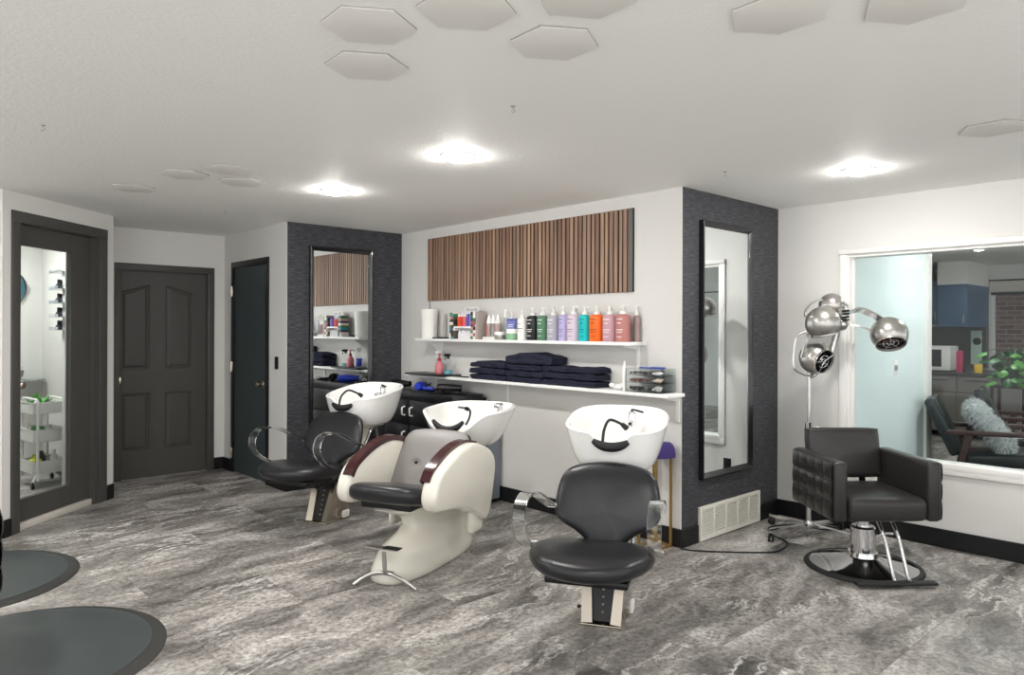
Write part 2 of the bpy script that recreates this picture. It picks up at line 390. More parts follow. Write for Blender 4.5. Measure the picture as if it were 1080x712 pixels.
# door_2: four panelled dark door
d2 = struct('door_2', E_, RW)
f = M()
f.box(-1.046, -.98, -.014, .0, 0, 2.1, .004); f.box(-.178, -.107, -.014, 0, 0, 2.1, .004); f.box(-1.046, -.107, -.0145, 0, 2.032, 2.1, .004)
f.box(-1.042, -1.01, 0, .12, 0, 2.095); f.box(-.145, -.111, 0, .12, 0, 2.095); f.box(-1.01, -.145, 0, .12, 2.06, 2.095)
f.build('door_frame', K['doork'], d2)
ld = M(); ld.box(-1.01, -.145, .046, .07, .003, 2.06)
OPEN = ((-.99, -.712, 1.06, 1.84, 1.905), (-.58, -.304, 1.06, 1.905, 1.84))
for x0, x1 in ((-1.01, -.99), (-.712, -.58), (-.304, -.145)): ld.box(x0, x1, .03, .047, .003, 2.06)
def arch(x0, x1, zl, zr, n=14): return [(x0+(x1-x0)*i/n, zl+(zr-zl)*((i/n)**2*(3-2*i/n))) for i in range(n+1)]
for x0, x1, z0, zl, zr in OPEN:
    ld.box(x0, x1, .03, .047, .003, .262); ld.box(x0, x1, .03, .047, .836, 1.06)
    ld.prism([(x0, 2.06)]+arch(x0, x1, zl, zr)+[(x1, 2.06)], .03, .047, 'y')
leaf = ld.build('door_leaf', K['doork'], d2, ang=20)
def door_panel(x0, x1, z0, zl, zr):
    poly = [(x0, z0), (x1, z0)]+arch(x0, x1, zl, zr)[::-1]
    cx = (x0+x1)/2; cz = (z0+max(zl, zr))/2
    def shrink(k):
        sx = 1-2*k/(x1-x0); sz = 1-2*k/(max(zl, zr)-z0)
        return [(cx+(p[0]-cx)*sx, cz+(p[1]-cz)*sz) for p in poly]
    p = M(); rings = []
    for k, y in ((0, .0465), (.001, .030), (.010, .0315), (.018, .043), (.026, .044), (.05, .032), (.056, .0315)):
        rings.append([(q[0], y, q[1]) for q in shrink(k)])
    p.loft(rings); p.build('door_panel', K['doork'], leaf, ang=15)
for x0, x1, z0, zl, zr in OPEN: door_panel(x0, x1, z0, zl, zr); door_panel(x0, x1, .262, .836, .836)
M().box(-1.005, -.985, -.018, .0, .93, 1.0, .003).build('strike_plate', K['nickel'], d2)
# door_3: plain dark door
d3 = struct('door_3', E_, RU)
f = M(); f.box(.205, .26, -.012, 0, 0, 2.15, .003); f.box(1.045, 1.105, -.012, 0, 0, 2.15, .003); f.box(.205, 1.105, -.0125, 0, 2.085, 2.15, .003)
f.box(.21, .25, 0, .12, 0, 2.145); f.box(1.06, 1.1, 0, .12, 0, 2.145); f.box(.25, 1.06, 0, .12, 2.1, 2.145)
f.build('door_frame', K['black'], d3)
M().box(.25, 1.06, .006, .046, .01, 2.1, .003, 1).build('door_leaf', K['doort'], d3)
knob_bm(.955, .94, .006).build('door_handle', K['nickel'], d3)
for z in (1.85, 1.08, .2): M().box(.225, .262, -.02, -.008, z-.05, z+.05, .003).tube([(.243, -.022, z-.052), (.243, -.022, z+.052)], .008, 8).build('hinge', K['nickel'], d3)

# ------------------------------------------------------------------ window
w1 = struct('window_1', B, RU)
f = M()
f.box(.49, .545, -.018, 0, .51, 2.075, .005); f.box(3.28, 3.34, -.018, 0, .51, 2.075, .005); f.box(.49, 3.34, -.03, 0, 2.035, 2.075, .006); f.box(.49, 3.34, -.022, 0, .50, .552, .004)
f.box(.53, .56, 0, .13, .545, 2.045); f.box(3.27, 3.3, 0, .13, .545, 2.045); f.box(.56, 3.27, 0, .13, 2.015, 2.045)
f.box(.555, .575, .05, .075, .57, 2.02, .003, 1)
f.build('window_frame', K['trimw'], w1)
M().box(.53, 3.3, -.024, .14, .53, .572, .004).build('window_sill', K['trimw'], w1)
M().box(.57, 3.27, .058, .066, .57, 2.017).build('pane', K['glass'], w1)

# ------------------------------------------------------------------ ceiling things
def hexagon(x, y, label):
    h = M(); r = .153; an = [radians(9.5)+pi/3*k for k in range(6)]
    o = thing('ceiling_hexagon', label, 'ceiling panel', (x, y, H), 0, 'hexagon panels on the ceiling')
    h.loft([[(r*cos(t), r*sin(t), -.0062) for t in an], [(r*cos(t), r*sin(t), -.0075) for t in an], [((r-.002)*cos(t), (r-.002)*sin(t), -.008) for t in an]])
    h.build('panel_face', K['hexa'], o, ang=20)
    M().loft([[((r-.001)*cos(t), (r-.001)*sin(t), 0) for t in an], [((r-.001)*cos(t), (r-.001)*sin(t), -.0063) for t in an]]).build('panel_edge', K['hexe'], o, ang=20)
for x, y, l in [(-.460, 2.295, 'grey ceiling hexagon, upper one of the stacked pair left of the cut ones'), (-.537, 2.646, 'grey ceiling hexagon, lower one of the stacked pair, above the back shelf wall'),
    (-.140, 2.175, 'grey ceiling hexagon cut by the top edge, just right of the stacked pair'), (.141, 2.43, 'whole grey ceiling hexagon standing apart above the slat panel'), (.215, 2.085, 'grey ceiling hexagon cut by the top edge above the lone whole hexagon'),
    (.812, 2.2, 'larger cut grey ceiling hexagon above the dark right pier'), (1.19, 2.12, 'small cut grey ceiling hexagon at the top, right of the one above the pier'), (2.3, 3.43, 'grey ceiling hexagon above the big window at the right edge'),
    (-2.624, 4.96, 'small far ceiling hexagon above the charcoal panelled door, darkest of the far four'), (-2.062, 4.517, 'far ceiling hexagon, left one of the cluster of three'), (-1.721, 4.383, 'far ceiling hexagon, upper one of the cluster of three'), (-1.791, 4.744, 'far ceiling hexagon, lower right one of the cluster of three')]:
    hexagon(x, y, l)

def downlight(x, y, label):
    t = thing('recessed_downlight', label, 'ceiling light', (x, y, H), 0, 'recessed downlights')
    M().lathe([(.082, -.002), (.084, -.008), (.096, -.006), (.1, 0), (.082, 0)], 40).build('trim_ring', K['white'], t)
    M().lathe([(0, -.03), (.03, -.029), (.055, -.025), (.072, -.018), (.08, -.010), (.082, -.002), (.082, 0), (0, 0)], 40).build('diffuser', K['lamp'], t)
for x, y, l in [(-.305, 4.013, 'round lit ceiling downlight in front of the wood slat panel'), (-1.246, 5.04, 'round lit ceiling downlight near the left dark pier'), (2.088, 4.334, 'round lit ceiling downlight above the hood dryer and window'),
                (-2.6, 2.6, 'round ceiling downlight above the styling chairs'), (.2, .9, 'round ceiling downlight overhead'), (2.6, 1.6, 'round ceiling downlight along the window wall'), (-1.2, -.4, 'round ceiling downlight behind the viewer'), (-3.15, 3.5, 'added unseen ceiling lamp above the upper floor mat')]:  # last entry: out-of-view lamp added to brighten the left walls
    downlight(x, y, l)
for x, y, l in [(-2.248, 3.44, 'tiny ceiling hook near the left edge'), (.001, 3.124, 'tiny ceiling hook between the lone hexagon and the slat panel'), (-2.373, 5.952, 'tiny ceiling hook near the back doors'), (1.301, 4.398, 'tiny ceiling hook beside the right pier')]:
    h = M().lathe([(0, 0), (.011, 0), (.009, -.004), (0, -.005)], 14)
    h.tube(cr([(0, 0, -.003), (0, 0, -.01), (.006, 0, -.016), (.007, 0, -.023), (0, 0, -.028), (-.007, 0, -.023)], 5), .0015, 6)
    tag(h.build('ceiling_hook', K['steel'], None, (x, y, H)), l, 'hook', 'ceiling hooks')

# ------------------------------------------------------------------ mirrors, vent, switch, slat panel
def mirror(o, rz, x0, x1, z0, z1, label):
    t = thing('framed_mirror', label, 'mirror', o, rz, 'tall black framed mirrors')
    f = M(); w = .042; d = -.034
    prof = [(0, 0), (0, d), (.012, d-.004), (w-.01, d+.010), (w, d+.022), (w, 0)]   # inset, y
    rings = []
    for ins, y in prof:
        rings.append([(x0+ins, y, z0+ins), (x1-ins, y, z0+ins), (x1-ins, y, z1-ins), (x0+ins, y, z1-ins)])
    f.loft(rings, caps=False); f.build('mirror_frame', K['frame'], t, ang=20)
    M().box(x0+w-.006, x1-w+.006, -.012, -.004, z0+w-.006, z1-w+.006).build('mirror_glass', K['mirror'], t, flat=True)
mirror(A, RW, .205, .893, .43, 2.235, 'tall mirror with black frame on the right dark pier')
mirror(D, RW, .215, .878, .43, 2.238, 'tall mirror with black frame on the left dark pier behind the basin chair')

vt = thing('floor_vent', 'cream floor level vent grille under the right mirror', 'vent', cl(.61, 0, .0), RW)
v = M(); v.box(-.412, .412, -.022, 0, .004, .03, .003, 1); v.box(-.412, .412, -.022, 0, .216, .24, .003, 1)
for x in (-.412, -.237, -.077, .083, .243, .39): v.box(x, x+(.022 if x in (-.412, .39) else .012), -.0225, 0, .01, .235, .002, 1)
v.build('vent_frame', K['vent'], vt)
v = M()
for i in range(11):
    z = .038+i*.0167; T = Matrix.Translation((0, -.013, z)) @ Matrix.Rotation(radians(28), 4, 'X'); v.box(-.395, .395, -.007, .007, -.0022, .0022, T=T)
v.build('louvers', K['vent'], vt)
M().box(-.4, .4, -.003, -.001, .02, .225).build('vent_shade_sheet', K['ventshade'], vt)  # dark sheet put in for the shade behind the louvers

sw = thing('light_switch', 'black light switch right of the plain dark door', 'switch', (E_+1.27*U).to_tuple(), RU); sw.location.z = 1.155
M().box(-.036, .036, -.007, 0, -.058, .058, .003).build('switch_plate', K['black'], sw)
M().box(-.017, .017, -.011, -.006, -.033, .033, .002).build('rocker', K['plast'], sw)
ou = thing('wall_outlet', 'black outlet with plug low on the window wall', 'outlet', wn(.47, 0, .33), RU)
M().box(-.036, .036, -.007, 0, -.058, .058, .003).build('outlet_plate', K['black'], ou)
M().box(-.02, .02, -.035, -.006, -.035, -.005, .004).build('plug', K['plast'], ou)

sp = thing('slat_panel', 'long walnut slat panel with black gaps on the back wall', 'wall panel', bk(0, 0), RU)
M().box(.4695, 2.955, -.012, 0, 1.7435, 2.3436).build('panel_backing', K['felt'], sp)
v = M(); x = .474; i = 0
rr = random.Random(3)
while x < 2.9:
    w = .032 if i % 3 else .025
    v.box(x, x+w, -.020, -.0115, 1.7435, 2.3436, .0015, 1); x += w+(.0155 if i % 2 else .0125); i += 1
v.build('slats', K['slat'], sp)
M().box(2.912, 2.952, -.020, -.0115, 1.7435, 2.3436, .0015, 1).build('end_slat', mat('grey_slat', (104, 98, 94), .6), sp)
tag(M().tube([(.49, -.006, 1.4), (.49, -.006, 1.744)], .004, 8).build('power_cable', K['greyc'], None, bk(0, 0), RU), 'thin grey cable running down from the slat panel to the shelf', 'cable')

# ------------------------------------------------------------------ shelves
def shelf(name, s0, s1, depth, zt, label, brs):
    t = thing(name, label, 'shelf', bk(0, 0, zt), RU)
    M().box(s0, s1, -depth, -.001, -.024, 0, .003).build('shelf_board', K['shelf'], t)
    for s in brs:
        b = M(); b.box(s-.016, s+.016, -.012, 0, -.2, -.024, .003)
        if name != 'x' and s < .7: b.prism([(-.012, -.026), (-depth+.03, -.026), (-depth+.045, -.045), (-.1, -.07), (-.035, -.13), (-.012, -.18)], s-.008, s+.008, 'x', .002, 1)
        else: b.prism([(-.012, -.026), (-depth+.03, -.026), (-depth+.035, -.034), (-.012, -.06)], s-.008, s+.008, 'x', .002, 1)
        b.build('bracket', K['white'], t)
shelf('wall_shelf', .52, 3.07, .2, 1.385, 'upper white wall shelf holding the row of bottles', (.68, 3.0))
shelf('wall_shelf', .36, 3.385, .2, 1.045, 'lower white wall shelf holding folded navy towels', (.6, 1.62, 3.33))

# ------------------------------------------------------------------ upper shelf things
ZS = 1.385
def pump_parts(t, z, r, m=None, turn=0):
    m = m or K['white']
    T = Matrix.Rotation(turn, 4, 'Z')
    p = M().lathe([(0, z-.002), (r*.5, z-.002), (r*.5, z+.018), (r*.34, z+.024), (.0055, z+.026), (.0045, z+.052), (.012, z+.053), (.012, z+.062), (0, z+.064)], 18)
    p.tube(cr([(0, 0, z+.058), (.02, 0, z+.06), (.034, 0, z+.055), (.037, 0, z+.048)], 4), .0045, 8, T=T)
    p.build('pump', m, t)
def bottle(s, d, w, h, rgb, label, group='shampoo bottles on the upper shelf', pump=True, marks=None, name='pump_bottle', z0=ZS, flat=.85, cap=None, material=None, turn=2.2):
    t = thing(name, label, 'bottle', bk(s, d, z0), RU, group)
    r = w/2
    prof = [(0, 0), (r*.93, 0), (r, .006), (r, h*.86), (r*.97, h*.92), (r*.82, h*.97), (r*.5, h*.995), (r*.42, h)]
    b = M().lathe([(q, z) for q, z in prof]+[(0, h)], 28, Matrix.Diagonal((1, flat, 1, 1)))
    b.build('bottle_body', material or mat('bottle_'+label.split()[0], rgb, .35), t)
    if pump: pump_parts(t, h, r*.8, cap, turn)
    if marks:
        for zz, ww, hh in marks:
            g = M()
            n = 6; rg = []
            for k in range(n+1):
                x = -ww/2+ww*k/n; y = -sqrt(max(0, r*r-x*x))*flat-.0006; rg.append((x, y))
            for k in range(n):
                g.add([(rg[k][0], rg[k][1], zz*h), (rg[k+1][0], rg[k+1][1], zz*h), (rg[k+1][0], rg[k+1][1], zz*h+hh), (rg[k][0], rg[k][1], zz*h+hh)], [(0, 1, 2, 3)])
            bmesh.ops.remove_doubles(g.bm, verts=g.bm.verts[:], dist=1e-5); g.build('lettering', marks_m[0], t)
    return t
lw = mat('print_white', (235, 232, 230), .5); lg = mat('print_grey', (112, 108, 116), .5); lt = mat('print_dark_teal', (10, 96, 104), .5); lo = mat('print_dark', (90, 46, 20), .5)
marks_m = [lw]
mk = lambda w: [(.80, w*.5, .006), (.66, w*.3, .006), (.42, w*.55, .005), (.34, w*.45, .004), (.17, w*.4, .004)]
BT = [(2.018, .108, (24, 24, 27), 'black', lw, .198), (2.133, .102, (78, 122, 92), 'green', lw, .198), (2.248, .108, (166, 164, 176), 'silver grey', lw, .196), (2.357, .086, (176, 168, 208), 'lilac', lg, .2),
      (2.461, .112, (208, 190, 204), 'pale pink', lg, .202), (2.573, .096, (0, 182, 184), 'teal', lt, .198), (2.69, .116, (238, 104, 22), 'bright orange', lo, .198), (2.815, .112, (190, 148, 156), 'dusty pink', lw, .196), (2.935, .112, (178, 118, 112), 'rose brown', lw, .198)]
nxt = ['between the clear pump bottle and the green one', 'between the black and grey ones', 'between the green and lilac ones', 'between the grey and pale pink ones', 'between the lilac and teal ones', 'between the pale pink and orange ones', 'between the teal and dusty pink ones', 'between the orange and rose brown ones', 'last at the right end of the shelf']
for (s, w, c, n, m, h), nx in zip(BT, nxt):
    marks_m[0] = m
    bottle(s, .1, w, h, c, n+' pump bottle on the upper shelf '+nx, marks=mk(w), turn=R.choice([2.4, 2.7, .3]), flat=.86)
# a second row, showing between the front bottles
for s, c, n in [(2.86, (126, 72, 70), 'dark brown red pump bottle half hidden behind the dusty pink one'), (3.0, (150, 128, 126), 'taupe bottle half hidden behind the rose brown one'), (2.40, (120, 116, 130), 'grey violet bottle half hidden behind the lilac one'), (2.745, (150, 62, 20), 'dark orange bottle half hidden behind the bright orange one')]:
    bottle(s, .026, .056, .19, c, n, marks=None, flat=.7)
marks_m[0] = lg
bottle(1.905, .11, .088, .18, (238, 236, 232), 'white pump bottle with fine grey print, left of the black one', marks=[(.72, .05, .003), (.5, .06, .006), (.4, .05, .003)], turn=2.4)
bottle(1.645, .06, .06, .19, (240, 242, 246), 'slim clear pump bottle behind the small silver jar', material=K['clear'], turn=2.4)
bottle(1.712, .05, .05, .17, (232, 234, 246), 'slim pale violet bottle beside the clear pump bottle', marks=None)
def jar(s, d, r, h, m, lid, label):
    t = thing('cosmetic_jar', label, 'jar', bk(s, d, ZS), RU, 'jars on the upper shelf')
    M().lathe([(0, 0), (r*.95, 0), (r, .004), (r, h*.62), (0, h*.62)], 26).build('jar_body', m, t)
    M().lathe([(0, h*.6), (r*1.04, h*.6), (r*1.04, h*.96), (r*.98, h), (0, h)], 26).build('lid', lid, t)
jar(1.665, .14, .045, .066, K['silver'], K['white'], 'small silver jar with white lid in front of the clear pump bottle')
jar(1.795, .12, .048, .09, mat('sage_jar', (134, 178, 140), .4), K['white'], 'sage green jar with white lid under the blue violet carton')
ct = thing('product_carton', 'blue violet carton stacked on the sage green jar', 'box', bk(1.79, .11, ZS+.0902), RU)
M().box(-.046, .046, -.025, .025, 0, .085, .002).build('carton_body', mat('blue_violet_card', (118, 124, 186), .5), ct)
M().box(-.046, .046, -.0256, -.0248, .066, .082).build('carton_band', mat('navy_band', (76, 84, 158), .5), ct)
M().box(-.028, .028, -.0256, -.0248, .03, .036).build('lettering', lw, ct); M().box(-.03, .03, -.0256, -.0248, .016, .02).build('lettering', lw, ct)
for i, s in enumerate((1.455, 1.512, 1.568)):
    t = thing('striped_spray_bottle', ['striped spray bottle with white cap beside the colour display stand', 'middle one of the three striped white capped bottles', 'striped white capped bottle next to the small silver jar'][i], 'bottle', bk(s, .075, ZS+.022), RU, 'striped bottles on the white tray')
    M().lathe([(0, 0), (.025, 0), (.026, .004), (.026, .115), (0, .115)], 20).build('bottle_body', mat('striped_wrap', (176, 170, 168), .4), t)
    ink = mat('stripe_ink', [(206, 72, 52), (60, 56, 58), (196, 96, 80)][i], .5)
    for k in range(5):
        g = M(); x = -.02+.01*k; y = -sqrt(.026**2-x*x)-.0006; g.add([(x-.002, y, .01), (x+.002, y, .01), (x+.002, y, .112), (x-.002, y, .112)], [(0, 1, 2, 3)]); g.build('stripe', ink, t)

    M().lathe([(0, .114), (.025, .114), (.022, .14), (.014, .165), (.01, .19), (0, .192)], 18).build('cap', K['white'], t)
tr = M(); tr.box(1.41, 1.61, -.115, -.035, 0, .021, .003); tag(tr.build('bottle_tray', K['white'], None, bk(0, 0, ZS), RU), 'low white tray under the three striped bottles', 'tray')
# paper roll, black flat case
t = thing('paper_roll', 'white paper roll standing at the left end of the upper shelf', 'paper roll', bk(.62, .1, ZS), RU)
rp = M(); prof = []
for k in range(64):
    an = 2*pi*k/64; prof.append(.075+.006*k/64)
rings = []
for z, q in ((0, .9), (.005, .93), (.14, .97), (.27, 1.05), (.275, 1.04)):
    rings.append([(prof[k]*q*cos(2*pi*k/64), prof[k]*q*sin(2*pi*k/64), z) for k in range(64)])
rp.loft(rings); rp.build('paper_layers', K['paper'], t)
rp = M(); rp.lathe([(.022, .274), (.022, .2765), (.018, .2765), (.018, .274)], 24); rp.build('core', K['beige'], t)
t = M(); t.box(.75, .92, -.165, -.1, 0, .014, .004); tag(t.build('flat_case', K['plast'], None, bk(0, 0, ZS), RU), 'thin black case lying on the upper shelf beside the paper roll', 'case')
t = M(); t.box(.735, .775, -.06, -.02, 0, .23, .004); tag(t.build('slim_box', mat('light_grey_card', (196, 192, 188), .6), None, bk(0, 0, ZS), RU), 'slim pale grey box standing just behind the paper roll', 'box')
# colour display stand
ds = thing('colour_display', 'colourful hair colour display stand on the upper shelf', 'display stand', bk(1.19, .1, ZS), RU)
CW = [(90, 84, 66), (40, 140, 150), (232, 214, 206), (152, 96, 88), (36, 34, 36), (58, 122, 82), (204, 160, 150), (60, 52, 80), (232, 226, 220)]
M().box(-.2, -.198+.07, -.05, .05, 0, .235, .002).build('swatch_tower', swatch_mat('swatch_left', CW, 34, 40), ds)
M().box(.10, .17, -.05, .05, 0, .238, .002).build('swatch_tower', swatch_mat('swatch_right', CW[2:]+[(230, 208, 214)], 30, 38), ds)
M().box(.17, .2, -.05, .05, 0, .24, .002).build('side_panel', mat('taupe_card', (168, 156, 150), .6), ds)
M().box(-.13, .1, .03, .036, 0, .25).build('back_card', mat('pale_card', (222, 218, 226), .6), ds)
M().box(-.135, .105, -.052, .03, .095, .112, .002).build('display_shelf', K['white'], ds)
def tubes(lst, z0, h, kind, grp):
    for x, c, n in lst:
        t = thing(kind, n, 'bottle', bk(1.19+x, .115, ZS+z0), RU, grp)
        M().lathe([(0, 0), (.017, 0), (.018, .003), (.018, h*.72), (.012, h*.78), (0, h*.78)], 16).build('bottle_body', mat('dye_'+n.split()[0], c, .35), t)
        M().lathe([(0, h*.77), (.012, h*.77), (.011, h), (0, h)], 14).build('cap', K['white'] if c[0] > 150 else mat('capv', (96, 84, 170), .4), t)
tubes([(-.1, (214, 84, 30), 'orange dye bottle at the left of the display stand shelf'), (-.06, (206, 56, 42), 'red dye bottle second on the display stand shelf'), (-.02, (226, 112, 110), 'coral dye bottle in the middle of the display stand shelf'), (.025, (92, 78, 172), 'violet dye bottle on the display stand shelf'), (.068, (150, 140, 206), 'lavender dye bottle at the right of the display stand shelf')], .1122, .11, 'dye_bottle', 'dye bottles in the display stand')
tubes([(-.09+.04*k, (226, 222, 226), ['white dye tube far left in the lower bay of the display stand', 'white dye tube second in the lower bay of the display stand', 'white dye tube third in the lower bay of the display stand', 'white dye tube fourth in the lower bay of the display stand', 'white dye tube far right in the lower bay of the display stand'][k]) for k in range(5)], .0002, .075, 'dye_tube', 'white tubes in the display stand')
hd = M(); hd.box(-.09, .12, .034, .037, .235, .285); hdo = hd.build('header_card', mat('clear_header', (226, 225, 222), .4), ds)
def text(body, size, m, parent, loc, rx=pi/2, ext=.0004):
    cu = bpy.data.curves.new('lettering', 'FONT'); cu.body = body; cu.size = size; cu.extrude = ext; cu.align_x = 'CENTER'; cu.align_y = 'CENTER'; cu.materials.append(m)
    o = bpy.data.objects.new('lettering', cu); COL.objects.link(o); bpy.context.view_layer.update()
    me = bpy.data.meshes.new_from_object(o.evaluated_get(bpy.context.evaluated_depsgraph_get())); bpy.data.objects.remove(o)
    o = bpy.data.objects.new('lettering', me); COL.objects.link(o); o.location = loc; o.rotation_euler = (rx, 0, 0); o.parent = parent; return o
text('Kin-e-dx', .044, K['greyc'], ds, (.015, .0335, .262))

# ------------------------------------------------------------------ lower shelf things
ZL = 1.045
def towel(s0, s1, z, th, label, d0=.02, d1=.19, tilt=0):
    t = M(); n = 26; rings = []; ph = R.random()*6
    prof = []
    # folded: two thicknesses meeting in a rounded front fold, with a crease between the layers
    for k in range(25):
        an = -pi/2+pi*k/24
        yy = -d1-.0-.012*cos(an)*(1-.45*math.exp(-(sin(an)/.22)**2)); prof.append((yy, th/2+th/2*sin(an)))
    prof += [(-(d0+d1)/2, th*1.0), (-d0, th), (-d0, th*.55), (-d0-.006, th*.5), (-d0, th*.45), (-d0, 0), (-(d0+d1)/2, 0)]
    for i in range(n+1):
        q = i/n; s = s0+(s1-s0)*q
        e = min(q, 1-q)*n; rnd = 1-.12*math.exp(-e*1.2)
        dz = .0032*sin(ph+q*9)+.002*sin(ph*2+q*23)-.004
        rings.append([Vector((s, y*(1-.02*math.exp(-e)) + .006*sin(ph+q*14+zz*60)+.003*sin(ph*3+q*41-zz*90), th/2+(zz-th/2)*rnd+(dz+tilt*sin(q*pi))*(zz/th))) for y, zz in prof])
    t.loft(rings)
    o = t.build('folded_towel', K['navy'], None, bk(0, 0, z), RU, ang=60)
    tag(o, label, 'towel', 'folded navy towels on the lower shelf')
ordw = ['lowest', 'second from bottom', 'topmost']
for nm, s0, s1, hs in (('left', 1.335, 1.775, (.048, .052, .046)), ('middle', 1.795, 2.2, (.046, .048, .05)), ('right', 2.215, 2.755, (.05, .05, .046))):
    z = ZL
    for k, h in enumerate(hs):
        towel(s0+R.uniform(-.008, .008), s1+R.uniform(-.01, .01), z, h, ordw[k]+' folded navy towel in the '+nm+' stack', d1=.178+R.uniform(-.004, .004), tilt=.012 if (k == 2 and nm == 'left') else 0); z += h+.0022
towel(1.80, 2.32, ZL+.153, .062, 'bulky navy towel laid on top of the middle stack', tilt=.03)

# clear drawer organiser
og = thing('drawer_organiser', 'clear drawer organiser full of hair bits at the right end of the lower shelf', 'organiser', bk(3.17, .1, ZL), RU)
o = M()
for z in (0, .062, .112, .158): o.box(-.15, .15, -.085, .085, z, z+.005)
for x in (-.15, .055, .147): o.box(x, x+.003, -.085, .085, 0, .16)
o.box(-.15, .15, .082, .085, 0, .16); o.build('organiser_case', K['clear'], og)
k = 0
for x0, x1 in ((-.145, .052), (.06, .145)):
    for z0, z1 in ((.006, .058), (.068, .108), (.118, .154)):
        dr = M(); dr.box(x0, x1, -.088, -.084, z0, z1, .001, 1); dr.box(x0, x1, -.084, .075, z0, z0+.003); dw = dr.build('drawer', K['clear'], og)
        cts = M()
        for q in range(24):
            cx = R.uniform(x0+.02, x1-.02); cts.ball((cx, R.uniform(-.07, -.03), z0+.012+R.random()*(z1-z0-.03)), R.uniform(.006, .013), (1.6, 1, .8), 10)
        cts.build('contents', mat('clips', [(40, 36, 42), (110, 60, 52), (60, 50, 52), (196, 190, 186), (206, 186, 168), (226, 220, 222)][k], .5), dw); k += 1
        M().box((x0+x1)/2-.012, (x0+x1)/2+.012, -.094, -.088, (z0+z1)/2-.004, (z0+z1)/2+.004, .002, 1).build('knob', K['clear'], dw)
cb = M(); cb.box(3.2, 3.3, -.15, -.1, 0, .012, .004); cb.box(3.1, 3.2, -.13, -.115, 0, .008, .003)
tag(cb.build('blue_comb', K['bluec'], None, bk(0, 0, ZL+.163), RU), 'blue comb lying on top of the drawer organiser', 'comb')
t = M(); t.lathe([(0, 0), (.014, 0), (.015, .15), (.013, .17), (.008, .176), (.006, .205), (0, .207)], 16); tag(t.build('white_tube', K['white'], None, bk(2.965, .12, ZL), RU), 'slim white tube standing left of the drawer organiser', 'bottle')
t = M()
for k in range(7): t.ball((R.uniform(-.04, .04), R.uniform(-.03, .03), .018+R.random()*.018), .02, (1.3, 1, .8), 12)
tag(t.build('cotton_wad', K['paper'], None, bk(2.9, .12, ZL), RU), 'small crumpled white wad on the lower shelf beside the white tube', 'cotton')
# spray bottles at the left
def trigger(t, z, m):
    p = M(); p.lathe([(0, z-.004), (.014, z-.004), (.014, z+.012), (.009, z+.018), (0, z+.018)], 16)
    p.box(-.014, .014, -.04, .022, z+.016, z+.04, .006); p.box(-.004, .004, -.05, -.038, z+.024, z+.034, .002, 1)
    p.tube(cr([(0, -.026, z+.018), (0, -.036, z), (0, -.032, z-.018)], 4), .0045, 8); p.build('trigger', m, t)
def spray(s, d, r, h, body, trig, label, fill=None, fillh=0):
    t = thing('spray_bottle', label, 'bottle', bk(s, d, ZL+.0165), RU, 'bottles at the left of the lower shelf')
    M().lathe([(0, 0), (r*.95, 0), (r, .005), (r, h*.62), (r*.85, h*.76), (r*.42, h*.92), (r*.38, h), (0, h)], 24).build('bottle_body', body, t)
    if fill: M().lathe([(0, .004), (r*.93, .004), (r*.93, fillh), (0, fillh)], 20).build('liquid', fill, t)
    if trig == 'pump': pump_parts(t, h, r*.8, K['redm'], 2.2)
    else: trigger(t, h, trig)
K['redm'] = mat('red_pump', (176, 34, 52), .35); pinkm = mat('pink_bottle', (220, 132, 140), .3, trans=.15)
spray(.735, .07, .034, .165, K['clear'], K['white'], 'clear spray bottle with white trigger and blue liquid, leftmost on the lower shelf', K['blue'], .09)
spray(.815, .13, .041, .12, pinkm, 'pump', 'pink bottle with red pump on the lower shelf')
spray(.935, .12, .041, .145, K['clear'], K['plast'], 'clear spray bottle with black trigger head beside the pink bottle', K['liquid'], .035)
t = M(); t.box(.44, 1.02, -.26, -.03, 0, .016, .006); t.box(1.0, 1.24, -.15, -.12, .002, .01, .003)
tag(t.build('black_mat', K['plast'], None, bk(0, 0, ZL+.0004), RU), 'black heat mat with a strap lying under the spray bottles', 'mat')

# ------------------------------------------------------------------ black cabinet under the shelf, with tools
CX0, CX1, CD, CZ = .25, 1.37, .37, .905
cab = thing('black_cabinet', 'black drawer cabinet with white handles in the corner under the shelves', 'cabinet', bk(0, 0), RU)
M().box(CX0+.01, CX1-.015, -CD+.02, -.02, .02, CZ-.03, .003, 1).build('cabinet_body', K['lam'], cab)
tp = M(); tp.prism([(CX0, -.02), (CX1-.06, -.02), (CX1, -.08), (CX1, -CD+.06), (CX1-.05, -CD), (CX0, -CD)][::-1], CZ-.075, CZ, 'z', .006, 2); tp.build('cabinet_top', K['lam'], cab)
for k, (x0, x1) in enumerate(((CX0+.02, .66), (.68, CX1-.06))):
    for z0, z1 in ((.05, .33), (.345, .59), (.605, .82)):
        dw = M().box(x0, x1, -CD-.0, -CD+.02, z0, z1, .004).build('drawer', K['lam'], cab)
        hx = x0+.05 if k else x1-.05
        M().tube(cr([(hx, -CD, z1-.06), (hx, -CD-.03, z1-.07), (hx+.006, -CD-.036, z1-.1), (hx, -CD-.03, z1-.13), (hx, -CD, z1-.14)], 5), .008, 10).build('drawer_handle', K['white'], dw)
